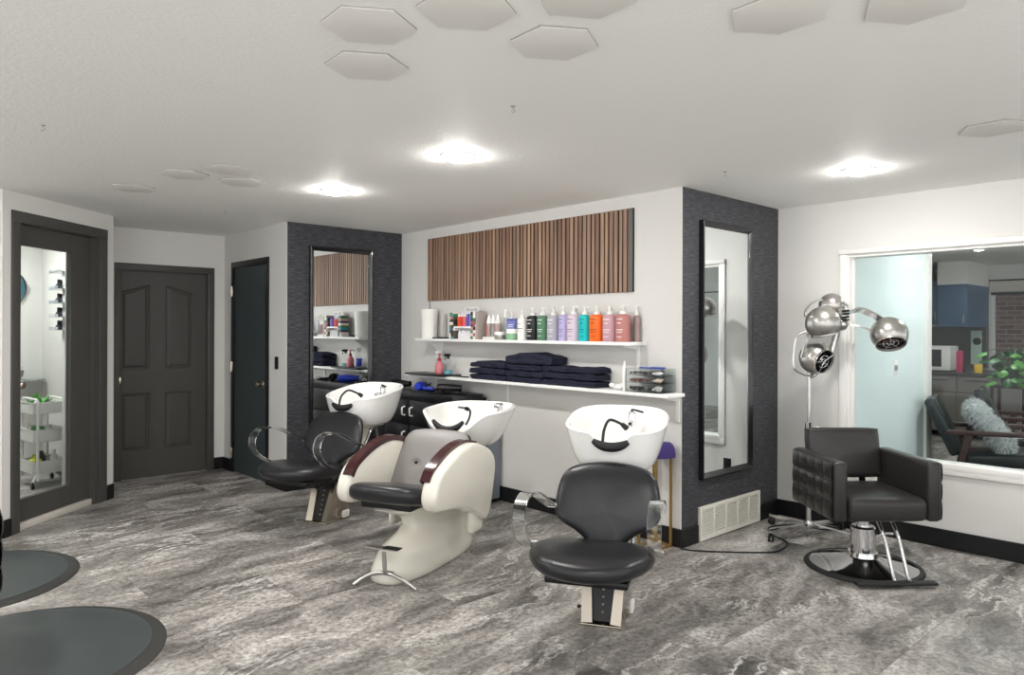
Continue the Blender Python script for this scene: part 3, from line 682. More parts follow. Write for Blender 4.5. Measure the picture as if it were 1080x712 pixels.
def dryer(loc, rz, label, m, sc=1.):
    t = thing('hair_dryer', label, 'hair dryer', loc, rz, 'hair tools on the black cabinet')
    T = Matrix.Translation((0, 0, .04)) @ Matrix.Rotation(pi/2, 4, 'Y')
    M().lathe([(0, -.1), (.03, -.1), (.038, -.08), (.04, -.02), (.034, .05), (.027, .1), (.027, .12), (.022, .12), (.022, .1), (0, .1)], 24, T).build('barrel', m, t)
    M().tube([(-.05, .0, .035), (-.055, -.06, .022), (-.06, -.14, .018)], [.018, .016, .014], 12).build('handle', m, t)
    M().tube(cr([(-.06, -.14, .018), (-.09, -.17, .008), (-.16, -.12, .006), (-.2, -.03, .006), (-.15, .06, .006)], 6), .0045, 8).build('cord', K['plast'], t)
dryer(bk(.68, .24, CZ), RU+2.2, 'blue handled hair dryer lying on the black cabinet', K['blue'])
dryer(bk(1.04, .2, CZ), RU+.8, 'black hair dryer with rounded barrel in the middle of the cabinet top', K['plast'])
dryer(bk(.3, .22, CZ), RU+.4, 'black hair dryer with looped cord at the left end of the cabinet top', K['plast'])
t = M(); t.box(-.09, .09, -.018, .018, 0, .03, .01); t.box(.09, .17, -.012, .012, .006, .022, .004)
tag(t.build('hair_straightener', K['plast'], None, bk(1.2, .28, CZ), RU+.2), 'small black clipper lying at the right of the cabinet top', 'hair clipper')
t = M(); t.tube(cr([(0, 0, .006), (.06, .05, .03), (.13, .02, .06), (.16, -.04, .04), (.1, -.07, .02), (.02, -.05, .006)], 8, True), .006, 8, True)
tag(t.build('coiled_cord', K['plast'], None, bk(.46, .1, CZ), RU+.2), 'looped black cord standing up at the back of the cabinet top', 'cord')

# blue grey bin behind the cream chair; gold stand with cloth
bn = thing('waste_bin', 'blue grey upright bin against the back wall behind the cream chair', 'bin', bk(1.47, .13), RU)
bb = M(); bb.loft([[(sx*.085*q, sy*.1*q, z) for sx, sy in ((-1, -1), (1, -1), (1, 1), (-1, 1))] for z, q in ((.03, .96), (.62, 1.0))]); bb.build('bin_body', K['binm'], bn)
M().box(-.088, .088, -.105, .105, .62, .655, .008).build('lid', K['binm'], bn)
M().box(-.08, .08, -.098, .098, 0, .03, .004).build('plinth', K['plast'], bn)
gs = thing('gold_stand', 'tall thin gold metal stand in the corner by the right pier', 'stand', bk(3.225, .115), RU)
g = M(); x1 = .07; y1 = .085
for x in (-x1, x1):
    for y in (-y1, y1): g.box(x-.008, x+.008, y-.008, y+.008, 0, .66)
for z in (.008, .652):
    for x in (-x1, x1): g.box(x-.008, x+.008, -y1, y1, z-.008, z+.008)
    for y in (-y1, y1): g.box(-x1, x1, y-.008, y+.008, z-.008, z+.008)
g.build('stand_frame', K['brass'], gs); M().box(-x1, x1, -y1, y1, .655, .667, .003, 1).build('stand_top', K['brass'], gs)
pc = M(); rings = []
for z, q in ((.71, .5), (.705, .85), (.69, 1.0), (.665, 1.1), (.63, 1.16), (.615, 1.18)):
    rings.append([(.085*q*cos(2*pi*k/48)*(1+.06*sin(k*2*pi*7/48)*(1 if z < .68 else .3)), .095*q*sin(2*pi*k/48)*(1+.06*cos(k*2*pi*6/48)*(1 if z < .68 else .3)), z-.615) for k in range(48)])
pc.loft(rings, caps=False); top = pc.bm.verts[:]
pc.add([(0, 0, .098)]+[tuple(p) for p in rings[0]], [(0, 1+k, 1+(k+1) % 48) for k in range(48)])
tag(pc.build('purple_cloth', K['purple'], None, bk(3.255, .1, .615), RU), 'crumpled dark purple cloth draped on the gold stand', 'cloth')

# ------------------------------------------------------------------ shampoo basin (shared shape)
def basin(cx, cy, a, b, z0, zf, zr, notch_w, notch_d, sharp=2.6, bot=.5, tw=1.0):
    """ceramic bowl: plan half-widths a (x) and b (y), front (-y) notched for the neck"""
    n = 72
    def plan(th):
        c, s = cos(th), sin(th); e = 2/sharp
        return (math.copysign(abs(c)**e, c), math.copysign(abs(s)**e, s))
    def rim(th):
        x, y = plan(th)
        z = zf+(zr-zf)*((y+1)/2)
        if y < 0:
            z -= notch_d*math.exp(-(abs(x)/notch_w)**4)*min(1, (-y)**2*1.4)
        return z
    def ring(t, k, lift=0, inset=0):
        r = []
        for i in range(n):
            th = 2*pi*i/n; x, y = plan(th); s = bot+(1-bot)*t**.45*tw
            zz = z0+t*(rim(th)-z0)+lift
            r.append((cx+x*(a*s-inset), cy+y*(b*s-inset)-.02*(1-t), zz))
        return r
    m = M(); rings = [ring(0, 0, 0, .05), ring(0, 0, 0, .012), ring(.03, 0)]
    for t in (.1, .2, .32, .45, .6, .75, .88, .96): rings.append(ring(t, 0))
    rings += [ring(1, 0, .004, -.002), ring(1, 0, .012, .004), ring(1, 0, .013, .014), ring(1, 0, .006, .022), ring(.96, 0, 0, .024), ring(.85, 0, 0, .024), ring(.7, 0, 0, .026), ring(.5, 0, 0, .03), ring(.33, 0, 0, .04), ring(.25, 0, 0, .07), ring(.22, 0, 0, .12)]
    m.loft(rings)
    path = []
    return m, rim, plan

def shampoo_chair(dz, loc, rz, label):
    t = thing('shampoo_chair', label, 'shampoo chair', loc, rz, 'black shampoo chairs with basins')
    # leaning chrome channel
    p = M()
    def lean(x, y, z): return (x, y+z*.28, z)
    for sx in (-1, 1):
        p.loft([[lean(sx*.098, 0, 0), lean(sx*.044, .012, 0), lean(sx*.044, .27, 0), lean(sx*.098, .27, 0)], [lean(sx*.112, .02, .32), lean(sx*.07, .03, .32), lean(sx*.07, .2, .32), lean(sx*.112, .2, .32)]])
    p.loft([[lean(-.07, .16, 0), lean(.07, .16, 0), lean(.07, .27, 0), lean(-.07, .27, 0)], [lean(-.09, .1, .32), lean(.09, .1, .32), lean(.09, .2, .32), lean(-.09, .2, .32)]])
    p.box(-.105, .105, -.006, .28, 0, .012, .003); po = p.build('pedestal', K['nickel'], t)
    p = M(); p.loft([[lean(-.0435, .04, .012), lean(.0435, .04, .012), lean(.0435, .158, .012), lean(-.0435, .158, .012)], [lean(-.069, .045, .3), lean(.069, .045, .3), lean(.069, .1, .3), lean(-.069, .1, .3)]]); p.build('pedestal_insert', K['plast'], po)
    for k in range(6): M().box(-.004, .008, lean(0, .036, .05+k*.035)[1]-.004, lean(0, .042, .05+k*.035)[1], .05+k*.035, .062+k*.035, .002, 1).build('height_stud', K['steel'], po)
    M().tube([(.105, .2, .035), (.13, .19, .04)], .008, 10).box(.12, .14, .16, .23, .02, .075, .006).build('pedal', K['white'], po)
    M().tube([(-.1, .06, .07), (-.118, .055, .07)], .006, 8).ball((-.12, .055, .07), .01, n=12).build('side_knob', K['plast'], po)
    # carrier under the seat
    u = M(); u.box(-.15, .13, -.14, .3, .25+dz, .29+dz, .008); u.box(-.22, .17, -.28, .2, .29+dz, .325+dz, .01); u.box(-.11, .1, -.02, .1, .215+dz, .24+dz, .004); u.build('seat_carrier', K['plast'], t)
    # seat
    o2 = cr([(-.285, .02), (-.3, -.09), (-.272, -.23), (-.18, -.36), (0, -.405), (.18, -.36), (.272, -.23), (.3, -.09), (.285, .02), (.24, .12), (.14, .2), (0, .215), (-.14, .2), (-.24, .12)], 6, True)
    sm = M().pillow([(v.x-.03, v.y) for v in o2], .105, lambda q: (q.x, q.y, q.z+.378+dz-.05*((q.y+.4)/.6)+.03*((q.x+.03)/.3)**2), dome=.012, pe=.28, pz=.8)
    sm.build('seat', K['leather'], t, ang=80)
    # side brackets carrying the arms
    for sx in (-1, 1): M().tube(cr([(sx*.1, .05, .29+dz), (sx*.2-.03, .0, .3+dz), (sx*.27-.03, -.06, .345+dz), (sx*.285-.03, -.05, .382+dz)], 5), .011, 10).build('arm_bracket', K['steel'], t)
    for sx in (-1, 1): M().tube(cr([(sx*.1, .12, .29+dz), (sx*.12, .25, .32+dz), (sx*.12, .3, .42+dz)], 5), .012, 10).build('back_bracket', K['steel'], t)
    # backrest
    ob = cr([(-.075, 0), (-.105, .04), (-.16, .085), (-.25, .14), (-.275, .2), (-.262, .32), (-.225, .39), (-.14, .425), (0, .438), (.14, .425), (.225, .39), (.262, .32), (.275, .2), (.25, .14), (.16, .085), (.105, .04), (.075, 0)], 5, True)
    bz = .345+dz; th = radians(18)
    M().pillow([(v.x, v.y) for v in ob], .085, lambda q: (q.x, .155+q.y*sin(th)-q.z*cos(th)-.025*(q.x/.27)**2, bz+q.y*cos(th)-q.z*sin(th)), dome=.02, pe=.3, pz=.8).build('backrest', K['leather'], t, ang=80)
    # acrylic loops
    for sx in (-1, 1):
        pts = cr([(sx*.3-.025, .0, .392+dz), (sx*.305-.025, -.11, .405+dz), (sx*.31-.025, -.235, .47+dz), (sx*.312-.025, -.3, .56+dz), (sx*.312-.025, -.275, .642+dz), (sx*.31-.025, -.185, .672+dz), (sx*.305-.02, -.06, .655+dz), (sx*.295-.015, .09, .585+dz), (sx*.275-.01, .2, .53+dz)], 7)
        M().strap(pts, (1, 0, 0), .062, .013).build('armrest', K['acryl'], t, ang=30)
    # upright carrying the basin
    c = M()
    for (y0, z0, y1, z1) in ((.27, .3, .52, .72),):
        c.loft([[(-.07, y0-.06, z0), (.07, y0-.06, z0), (.055, y0+.08, z0), (-.055, y0+.08, z0)], [(-.06, y1-.08, z1), (.06, y1-.08, z1), (.06, y1+.1, z1), (-.06, y1+.1, z1)]])
    c.box(-.1, .1, .5, .72, .665, .72, .01); c.build('basin_support', K['cream'], t)
    c = M(); c.tube([(.04, .42, .36), (.04, .66, .69)], .013, 12); c.tube([(-.04, .42, .36), (-.04, .66, .69)], .013, 12); c.build('support_strut', K['chrome'], t)
    c = M(); c.tube(cr([(.05, .66, .69), (.06, .68, .5), (.03, .6, .3), (.02, .4, .18)], 6), .012, 10); c.build('drain_hose', K['greyc'], t)
    bm_, rim, plan = basin(-.005, .595, .285, .28, .69, .905, 1.0, .30, .085, 2.9, .58)
    bs = bm_.build('basin', K['ceramic'], t, ang=50)
    n = M(); pts = []; rad = []
    for k in range(15):
        x = -.095+.19*k/14; z = .843+.03*(abs(x)/.095)**2.2; y = .305+.03*(1-(x/.095)**2)*-.4
        pts.append((x, y, z)); rad.append(.026*(1-.55*(abs(x)/.1)**3))
    n.tube(pts, rad, 12); n.build('neck_rest', K['rubber'], bs)
    f = M(); f.lathe([(0, .9), (.026, .9), (.026, .97), (.022, .985), (0, .987)], 20, Matrix.Translation((.06, .75, .0))); f.tube([(.06, .74, .93), (.06, .65, .925)], .011, 10); fo = f.build('faucet', K['chrome'], bs)
    f = M(); f.tube(cr([(.06, .75, .985), (.065, .73, 1.0), (.13, .7, .99)], 5), .006, 8); f.build('lever', K['plast'], fo)
    h = M(); h.tube(cr([(-.045, .32, .86), (-.04, .34, .93), (-.02, .4, .975), (.03, .44, .955), (.05, .46, .935)], 7), [.008]*22+[.008]*7 if False else .008, 10); h.tube([(.042, .452, .948), (.062, .475, .925)], [.013, .017], 12); h.build('spray_hose', K['plast'], bs)
    M().box(-.13, -.03, .85, .9, .66, .71, .01).build('drain_box', K['white'], bs)
    return t
shampoo_chair(.0, (.4425, 3.555, 0), radians(-16.5), 'black shampoo chair with clear loop arms nearest the camera, basin behind its backrest')
shampoo_chair(.05, (-1.484, 5.437, 0), radians(-27), 'black shampoo chair with clear loop arms by the left dark pier, farthest from the camera')

# ------------------------------------------------------------------ cream shampoo chair in the middle
c2 = thing('cream_shampoo_chair', 'cream shell shampoo chair with maroon arm caps between the two black ones', 'shampoo chair', (-.69, 4.25, 0), radians(-23))
# base: long foot rising into a neck; loft of horizontal rounded rings
def oring(cx, y0, y1, hw0, hw1, z, n=40, e=2.6):
    r = []; cy = (y0+y1)/2; hy = (y1-y0)/2
    for i in range(n):
        th = 2*pi*i/n; c, s = cos(th), sin(th); xx = math.copysign(abs(c)**(2/e), c); yy = math.copysign(abs(s)**(2/e), s)
        hw = hw0+(hw1-hw0)*(yy+1)/2
        r.append((cx+xx*hw, cy+yy*hy, z))
    return r
bs = M(); bs.loft([oring(0, -.13, .86, .155, .17, 0), oring(0, -.155, .875, .17, .185, .02), oring(0, -.155, .875, .17, .185, .06), oring(0, -.14, .86, .165, .178, .085), oring(0, -.11, .85, .16, .17, .12), oring(0, -.085, .845, .155, .165, .15), oring(0, -.05, .84, .142, .16, .178), oring(0, .01, .84, .122, .155, .2), oring(0, .09, .84, .105, .15, .235), oring(0, .145, .83, .1, .15, .275), oring(0, .135, .83, .115, .155, .315), oring(0, .08, .83, .145, .165, .35), oring(0, -.01, .83, .18, .175, .38), oring(0, -.09, .82, .2, .18, .405), oring(0, -.12, .82, .205, .18, .425), oring(0, -.1, .8, .19, .17, .432)])
bs.build('base_shell', K['cream'], c2, ang=60)
bk2 = M(); bk2.loft([oring(0, .62, .9, .15, .13, .4), oring(0, .66, .98, .14, .12, .55), oring(0, .74, 1.06, .14, .12, .7), oring(0, .78, 1.12, .15, .14, .74)]); bk2.build('basin_support', K['cream'], c2, ang=60)
pr = [(-.125, .48), (-.13, .535), (-.095, .61), (-.03, .665), (.14, .735), (.34, .768), (.51, .733), (.64, .67), (.685, .585), (.66, .46), (.62, .33), (.575, .265), (.51, .26), (.38, .33), (.25, .38), (.12, .41), (.0, .425), (-.085, .44)]
prs = [(v.x, v.y) for v in cr([(p[0], p[1], 0) for p in pr], 4, True)]
def panel(P, x0, x1):
    n = len(P); ar_ = sum(P[i-1][0]*P[i][1]-P[i][0]*P[i-1][1] for i in range(n)); sg = 1 if ar_ > 0 else -1
    N = []
    for i in range(n):
        a, b = P[i-3], P[(i+3) % n]; dx, dy = b[0]-a[0], b[1]-a[1]; l = sqrt(dx*dx+dy*dy) or 1; N.append((-dy/l*sg, dx/l*sg))
    off = lambda d, x: [(x, P[i][0]+N[i][0]*d, P[i][1]+N[i][1]*d) for i in range(n)]
    m = M(); m.loft([off(.03, x0), off(.014, x0+.003), off(.004, x0+.012), off(0, x0+.028), off(0, x1-.028), off(.004, x1-.012), off(.014, x1-.003), off(.03, x1)]); return m
for sx in (-1, 1):
    x0, x1 = (.245, .35) if sx > 0 else (-.33, -.235)
    sp_ = panel(prs, x0, x1).build('side_panel', K['cream'], c2, ang=50)
    # maroon cap following the upper curve
    top = cr([(sx*.262, -.095, .6), (sx*.262, -.035, .664), (sx*.262, .09, .722), (sx*.262, .22, .757), (sx*.262, .36, .767), (sx*.262, .5, .737)], 6)
    M().strap(top, (1, 0, 0), .062, .034).build('arm_cap', K['maroon'], sp_, ang=30)
    M().box(x0+.02, x1-.03, .4, .56, .18, .34, .03, 3).build('hinge_cover', K['cream'], sp_)
o2 = cr([(-.235, .3), (-.25, .1), (-.245, -.08), (-.2, -.17), (-.1, -.205), (0, -.21), (.1, -.205), (.2, -.17), (.245, -.08), (.25, .1), (.235, .3), (0, .34)], 6, True)
M().pillow([(v.x, v.y) for v in o2], .105, lambda q: (q.x, q.y, q.z+.535-.11*((q.y+.21)/.55)), dome=.015, pe=.25, pz=.75).build('seat', K['leather'], c2, ang=80)
M().box(-.17, .17, -.1, .3, .425, .475, .008).build('seat_carrier', K['plast'], c2)
ob = cr([(-.2, 0), (-.235, .04), (-.24, .2), (-.24, .36), (-.225, .43), (-.17, .465), (0, .475), (.17, .465), (.225, .43), (.24, .36), (.24, .2), (.235, .04), (.2, 0)], 5, True)
th = radians(33)
def bkfn(q):
    dx = 0
    for bx, by in ((-.09, .27), (.09, .27)): dx += .03*math.exp(-((q.x-bx)**2+(q.y-by)**2)/.0016)
    zz = q.z-(dx if q.z > 0 else 0)
    return (q.x, .28+q.y*sin(th)-zz*cos(th), .40+q.y*cos(th)-zz*sin(th))
br_ = M().pillow([(v.x, v.y) for v in ob], .1, bkfn, dome=.015, pe=.25, pz=.8, rows=16, fill=26).build('backrest', K['seatgrey'], c2, ang=80)
ed = M(); 
ed.pillow([(v.x*1.03, v.y*1.015-.004) for v in ob], .07, lambda q: (q.x, .305+q.y*sin(th)-q.z*cos(th), .39+q.y*cos(th)-q.z*sin(th)), pe=.2).build('backrest_edge', K['leather'], br_, ang=80)
for bx in (-.09, .09):
    zz = .034; T = Vector((bx, .28+.27*sin(th)-zz*cos(th), .40+.27*cos(th)-zz*sin(th)))
    M().ball(T, .012, (1, .7, 1), 12).build('button', K['leather'], br_)
bm_, rim, plan = basin(0, 1.0, .305, .32, .64, .885, .915, .62, .125, 2.8, .38)
bs = bm_.build('basin', K['ceramic'], c2, ang=50)
n = M(); pts = []; rad = []
for k in range(17):
    x = -.115+.23*k/16; q = abs(x)/.115; pts.append((x-.01, .682-.012*(1-q*q), .79+.058*q**2.4)); rad.append(.024*(1-.5*q**3))
n.tube(pts, rad, 12).build('neck_rest', K['rubber'], bs)
f = M(); f.lathe([(0, .84), (.024, .84), (.024, .925), (0, .927)], 18, Matrix.Translation((.19, 1.1, 0))); f.box(.165, .215, 1.04, 1.11, .905, .94, .006); f.build('faucet', K['chrome'], bs)
f = M(); f.tube(cr([(.1, .73, .82), (.115, .75, .86), (.1, .8, .905), (.06, .84, .915)], 7), .008, 10); f.tube([(.065, .835, .915), (.04, .86, .915)], [.014, .016], 12); f.build('spray_hose', K['plast'], bs)
M().tube([(.035, .865, .915), (-.04, .9, .915)], .011, 12).build('spray_head', K['chrome'], bs)
# T foot rest
f = M(); f.strap(cr([(.06, -.15, .085), (.055, -.185, .1), (.05, -.19, .215)], 6), (1, 0, 0), .024, .008); f.tube([(.03, -.16, .085), (.09, -.16, .085)], .014, 12)
f.tube(cr([(-.13, -.225, .016), (-.07, -.18, .06), (.02, -.165, .085), (.1, -.165, .08), (.19, -.16, .045), (.235, -.15, .016)], 6), .011, 10); fo = f.build('footrest', K['steel'], c2)
M().strap([(-.1, -.15, .22), (.12, -.15, .22)], (0, 1, 0), .045, .008).build('foot_bar', K['steel'], fo)
M().strap([(.03, -.149, .226), (.13, -.149, .226)], (0, 1, 0), .047, .006).build('foot_pad', K['rubber'], fo)

# ------------------------------------------------------------------ hydraulic styling chair
def styling_chair(loc, rz, label):
    t = thing('styling_chair', label, 'salon chair', loc, rz, 'black hydraulic styling chairs')
    M().lathe([(0, .012), (.30, .012), (.312, .02), (.24, .04), (.14, .058), (.09, .075), (.085, .1), (0, .1)], 56).build('base_plate', K['chrome'], t)
    M().lathe([(.29, 0), (.338, 0), (.342, .008), (.336, .02), (.31, .023), (.3, .012), (.29, .012)], 56).build('base_rim', K['rubber'], t)
    M().lathe([(0, .09), (.072, .09), (.072, .25), (.062, .262), (0, .262)], 36).build('column_sleeve', K['chrome'], t)
    M().lathe([(0, .25), (.04, .25), (.04, .35), (0, .35)], 28).build('piston', K['chrome'], t)
    M().tube(cr([(.05, .02, .14), (.13, .08, .16), (.22, .13, .17), (.27, .14, .165)], 6), .009, 10).build('pump_lever', K['chrome'], t)
    M().box(-.2, .2, -.2, .2, .338, .366, .006).build('seat_plate', K['plast'], t)
    o2 = cr([(-.236, .22), (-.238, 0), (-.236, -.24), (-.225, -.287), (-.19, -.298), (0, -.302), (.19, -.298), (.225, -.287), (.236, -.24), (.238, 0), (.236, .22), (.2, .25), (0, .25), (-.2, .25)], 5, True)
    M().pillow([(v.x, v.y) for v in o2], .14, lambda q: (q.x, q.y, q.z+.422), dome=.016, pe=.14, pz=.5, rows=18).build('seat', K['leatherb'], t, ang=70)
    for sx in (-1, 1):
        m = M()
        def qfn(y, z):   # quilting of the outer side, rows split by seams
            cy = (y+.27)/.54*5; cz = (z-.36)/.335*3
            fy = abs(sin(pi*cy))**.45; fz = abs(sin(pi*cz))**.4
            return .004+.016*fz*(.55+.45*fy)
        ny, nz = 50, 42; V = []; F = []
        for j in range(nz+1):
            for i in range(ny+1):
                y = -.27+.54*i/ny; z = .362+.333*j/nz; V.append((sx*(.318+qfn(y, z)), y, z))
        for j in range(nz):
            for i in range(ny): F.append((j*(ny+1)+i, j*(ny+1)+i+1, (j+1)*(ny+1)+i+1, (j+1)*(ny+1)+i))
        m.add(V, F)
        x0, x1 = (.236, .322) if sx > 0 else (-.322, -.236)
        m.box(x0, x1, -.288, .285, .352, .704, .026, 4)
        m.build('armrest', K['leatherb'], t, ang=60)
    T = Matrix.Translation((0, .235, .525)) @ Matrix.Rotation(radians(-9), 4, 'X')
    o3 = cr([(-.238, .0), (-.24, .15), (-.238, .28), (-.215, .305), (0, .31), (.215, .305), (.238, .28), (.24, .15), (.238, 0), (.22, -.012), (0, -.015), (-.22, -.012)], 5, True)
    M().pillow([(v.x, v.y) for v in o3], .085, lambda q: T @ Vector((q.x, -q.z, q.y)), dome=.012, pe=.16, pz=.6, rows=16).build('backrest', K['leatherb'], t, ang=70)
    b = M()
    for sx in (-1, 1): b.strap([(sx*.15, .2, .36), (sx*.15, .285, .38), (sx*.15, .3, .56)], (1, 0, 0), .04, .012)
    b.build('back_bracket', K['plast'], t)
    fr = M()
    for x in (-.01, .075): fr.tube(cr([(x, -.18, .345), (x+.006, -.25, .25), (x+.012, -.33, .06), (x+.012, -.36, .03)], 6), .0105, 12)
    fo = fr.build('footrest', K['chrome'], t)
    M().box(-.235, .235, -.39, -.335, .018, .036, .006).build('foot_bar', K['rubber'], fo)
    return t
sc = styling_chair((2.185, 4.47, 0), radians(2), 'black hydraulic styling chair with quilted arms in front of the window')
dup(sc, (-2.545, 3.0, 0), radians(218), 'black styling chair standing on the nearer floor mat at the left edge')

def floor_mat_thing(x, y, rz, label):
    t = thing('floor_mat', label, 'mat', (x, y, 0), rz, 'round rubber floor mats')
    def rg(r, z): return [(r*cos(k*2*pi/80), max(r*sin(k*2*pi/80), -(r-.1)), z) for k in range(80)]
    M().loft([rg(.625, 0), rg(.625, .004), rg(.565, .018), rg(.56, .017)]).build('mat_edge', K['matrim'], t)
    M().loft([rg(.563, .0165), rg(.563, .0195), rg(.558, .0205)]).build('mat_top', K['mat'], t)
floor_mat_thing(-3.2, 4.12, radians(-43), 'round grey rubber floor mat at the left edge, the farther of two')
floor_mat_thing(-2.21, 3.17, radians(-43), 'round grey rubber floor mat in the lower left corner, the nearer of two')

# ------------------------------------------------------------------ processor lamp on a castor stand
hx, hy = 2.125, 5.14
hl = thing('processor_lamp', 'silver four headed hair processor on a castor stand behind the styling chair', 'hair processor', (hx, hy, 0), 0)
st = M(); st.lathe([(0, .06), (.035, .06), (.04, .075), (.035, .1), (.022, .11), (.02, .115), (.0, .115)], 24); st.build('hub', K['steel'], hl)
for an in (203, 116, 28, -52):
    c, s = cos(radians(an)), sin(radians(an))
    lg_ = M(); T = Matrix.Rotation(radians(an), 4, 'Z'); lg_.loft([[T @ Vector(p) for p in ((.02, -.02, .07), (.02, .02, .07), (.02, .02, .095), (.02, -.02, .095))], [T @ Vector(p) for p in ((.36, -.014, .062), (.36, .014, .062), (.36, .014, .08), (.36, -.014, .08))]])
    lo_ = lg_.build('leg', K['chrome'], hl)
    k = M(); Tc = Matrix.Translation((c*.345, s*.345, .027)) @ Matrix.Rotation(radians(an+35), 4, 'Z') @ Matrix.Rotation(pi/2, 4, 'X')
    for zz in (-.017, .007): k.lathe([(0, zz), (.021, zz), (.027, zz+.002), (.027, zz+.008), (.021, zz+.01), (0, zz+.01)], 20, Tc)
    k.tube([(c*.345, s*.345, .03), (c*.345, s*.345, .066)], .007, 8); k.build('caster', K['plast'], lo_)
M().tube([(0, 0, .1), (0, 0, .78)], .019, 20).build('pole', K['steel'], hl)
M().tube([(0, 0, .77), (0, 0, 1.22)], .013, 18).build('inner_pole', K['steel'], hl)
c = M(); c.lathe([(0, .755), (.026, .755), (.026, .815), (0, .815)], 20); c.tube([(0, 0, .785), (.045, -.03, .785)], .008, 10); c.tube([(.04, -.027, .785), (.06, -.04, .785)], .014, 10); c.build('collar', K['chrome'], hl)
def L(px, py, Y=5.12):   # image measure to local
    return Vector(((px-540)/758.55*Y-hx, Y-hy, 1.469-(py-347.8-(px-540)*.0033)/758.55*Y))
def head(p, r, face, label=None, el=K['plast']):
    z = -Vector(face).normalized(); q = z.to_track_quat('Z', 'Y').to_matrix().to_4x4(); T = Matrix.Translation(p) @ q
    prof = [(0, r)]+[(r*sin(t), r*cos(t)) for t in [k*pi/20 for k in range(1, 15)]]
    rr_ = r*sin(14*pi/20); zz = r*cos(14*pi/20)
    prof += [(rr_*1.02, zz-.008), (rr_*1.0, zz-.014), (rr_*.93, zz-.012), (rr_*.9, zz)]
    h = M().lathe(prof, 36, T).build('lamp_head', K['silver'], hl)
    M().lathe([(rr_*.9, zz), (rr_*.8, zz+.03), (rr_*.5, zz+.06), (0, zz+.065)], 30, T).build('reflector', K['plast'], h)
    g = M()
    g.tube([(rr_*.5*cos(k*pi/8), rr_*.5*sin(k*pi/8), zz-.004) for k in range(16)], .003, 6, True, T)
    g.tube([(rr_*.25*cos(k*pi/5), rr_*.25*sin(k*pi/5), zz+.0) for k in range(10)], .004, 6, True, T)
    for k in range(5): g.tube([(0, 0, zz-.006), (rr_*.93*cos(k*2*pi/5), rr_*.93*sin(k*2*pi/5), zz-.01)], .0028, 6, T=T)
    g.build('guard', K['chrome'], h)
    M().tube([(-rr_*.5, 0, zz+.02), (rr_*.5, 0, zz+.02)], .01, 10, T=T).build('heating_element', el, h)
    return h
P1, P2, P3, P4 = L(877, 322, 5.2), L(868, 341, 5.02), L(860.5, 378, 5.08), L(937.7, 352.5, 5.05)
head(P1, .088, (.1, .3, -1)); head(P2, .118, (.25, .05, -1)); head(P3, .112, (.5, -1, -.35)); head(P4, .122, (-.12, -.62, -1), el=K['copper'])
jt = M(); Q = L(888, 333, 5.13); jt.ball(Q, .045, (.8, .9, 1.2), 18); jt.ball(Q+Vector((.0, 0, -.06)), .04, (1, 1, 1.2), 16)
jt.tube(cr([L(884, 345, 5.13), L(880, 360, 5.14), L(874, 378, 5.14), L(860, 394, 5.14), (0, 0, 1.14)], 6), .02, 12); jo = jt.build('joint', K['steel'], hl)
for k in range(4): M().tube([Q+Vector((-.02, -.045, .03-.022*k)), Q+Vector((.03, -.045, .036-.022*k))], .007, 8).build('joint_clip', K['plast'], jo)
ar = M(); ar.strap(cr([Q+Vector((.02, -.02, .01)), L(905, 327, 5.12), L(918, 331, 5.1), L(929, 337, 5.08), L(939, 344, 5.0)], 6), (0, 1, -.5), .06, .012); ar.build('arm', K['chrome'], hl)
ar = M(); ar.strap(cr([Q+Vector((.02, 0, -.06)), L(898, 343, 5.14), L(908, 344.5, 5.12), L(916, 348, 5.1), L(922, 353, 5.08)], 6), (0, 1, 0), .04, .01); ar.build('arm', K['chrome'], hl)
M().ball(L(939, 346, 4.97), .02, (1, .8, 1), 14).build('arm_knob', K['plast'], hl)
for pts in ([L(849, 334, 5.0), L(850, 327, 5.03), L(857, 320, 5.08), L(867, 316, 5.12)], [L(889, 320, 5.1), L(894, 323, 5.1), L(894.5, 330, 5.1)], [L(850, 350, 5.0), L(840, 355, 5.0), L(837.5, 370, 5.0), L(837, 385, 5.0), L(840, 391, 5.0), L(848, 395, 5.02), L(858, 397, 5.04)]):
    M().tube(cr(pts, 6), .0075, 8).build('handle', K['steel'], hl)
br2 = M(); br2.strap(cr([L(851, 352, 5.02), L(849, 365, 5.02), L(846, 377, 5.04)], 5), (1, .3, 0), .022, .012); br2.box(-.005, .1, -.03, .03, 1.34, 1.38, .006); br2.build('yoke', K['steel'], hl)

# cable on the floor
cp = [(1.135, 4.82, .006), (1.2, 4.78, .006), (1.34, 4.755, .006), (1.55, 4.74, .006), (1.75, 4.76, .006), (1.875, 4.9, .006), (1.905, 5.0, .006), (1.88, 5.1, .006), (1.87, 5.2, .006), (1.93, 5.36, .006), (2.12, 5.42, .006), (2.3, 5.4, .006), (2.47, 5.31, .006)]
tag(M().tube(cr(cp, 7), .0055, 8).build('floor_cable', K['plast'], None), 'black cable lying on the floor from the pier to the castor stand', 'cable')

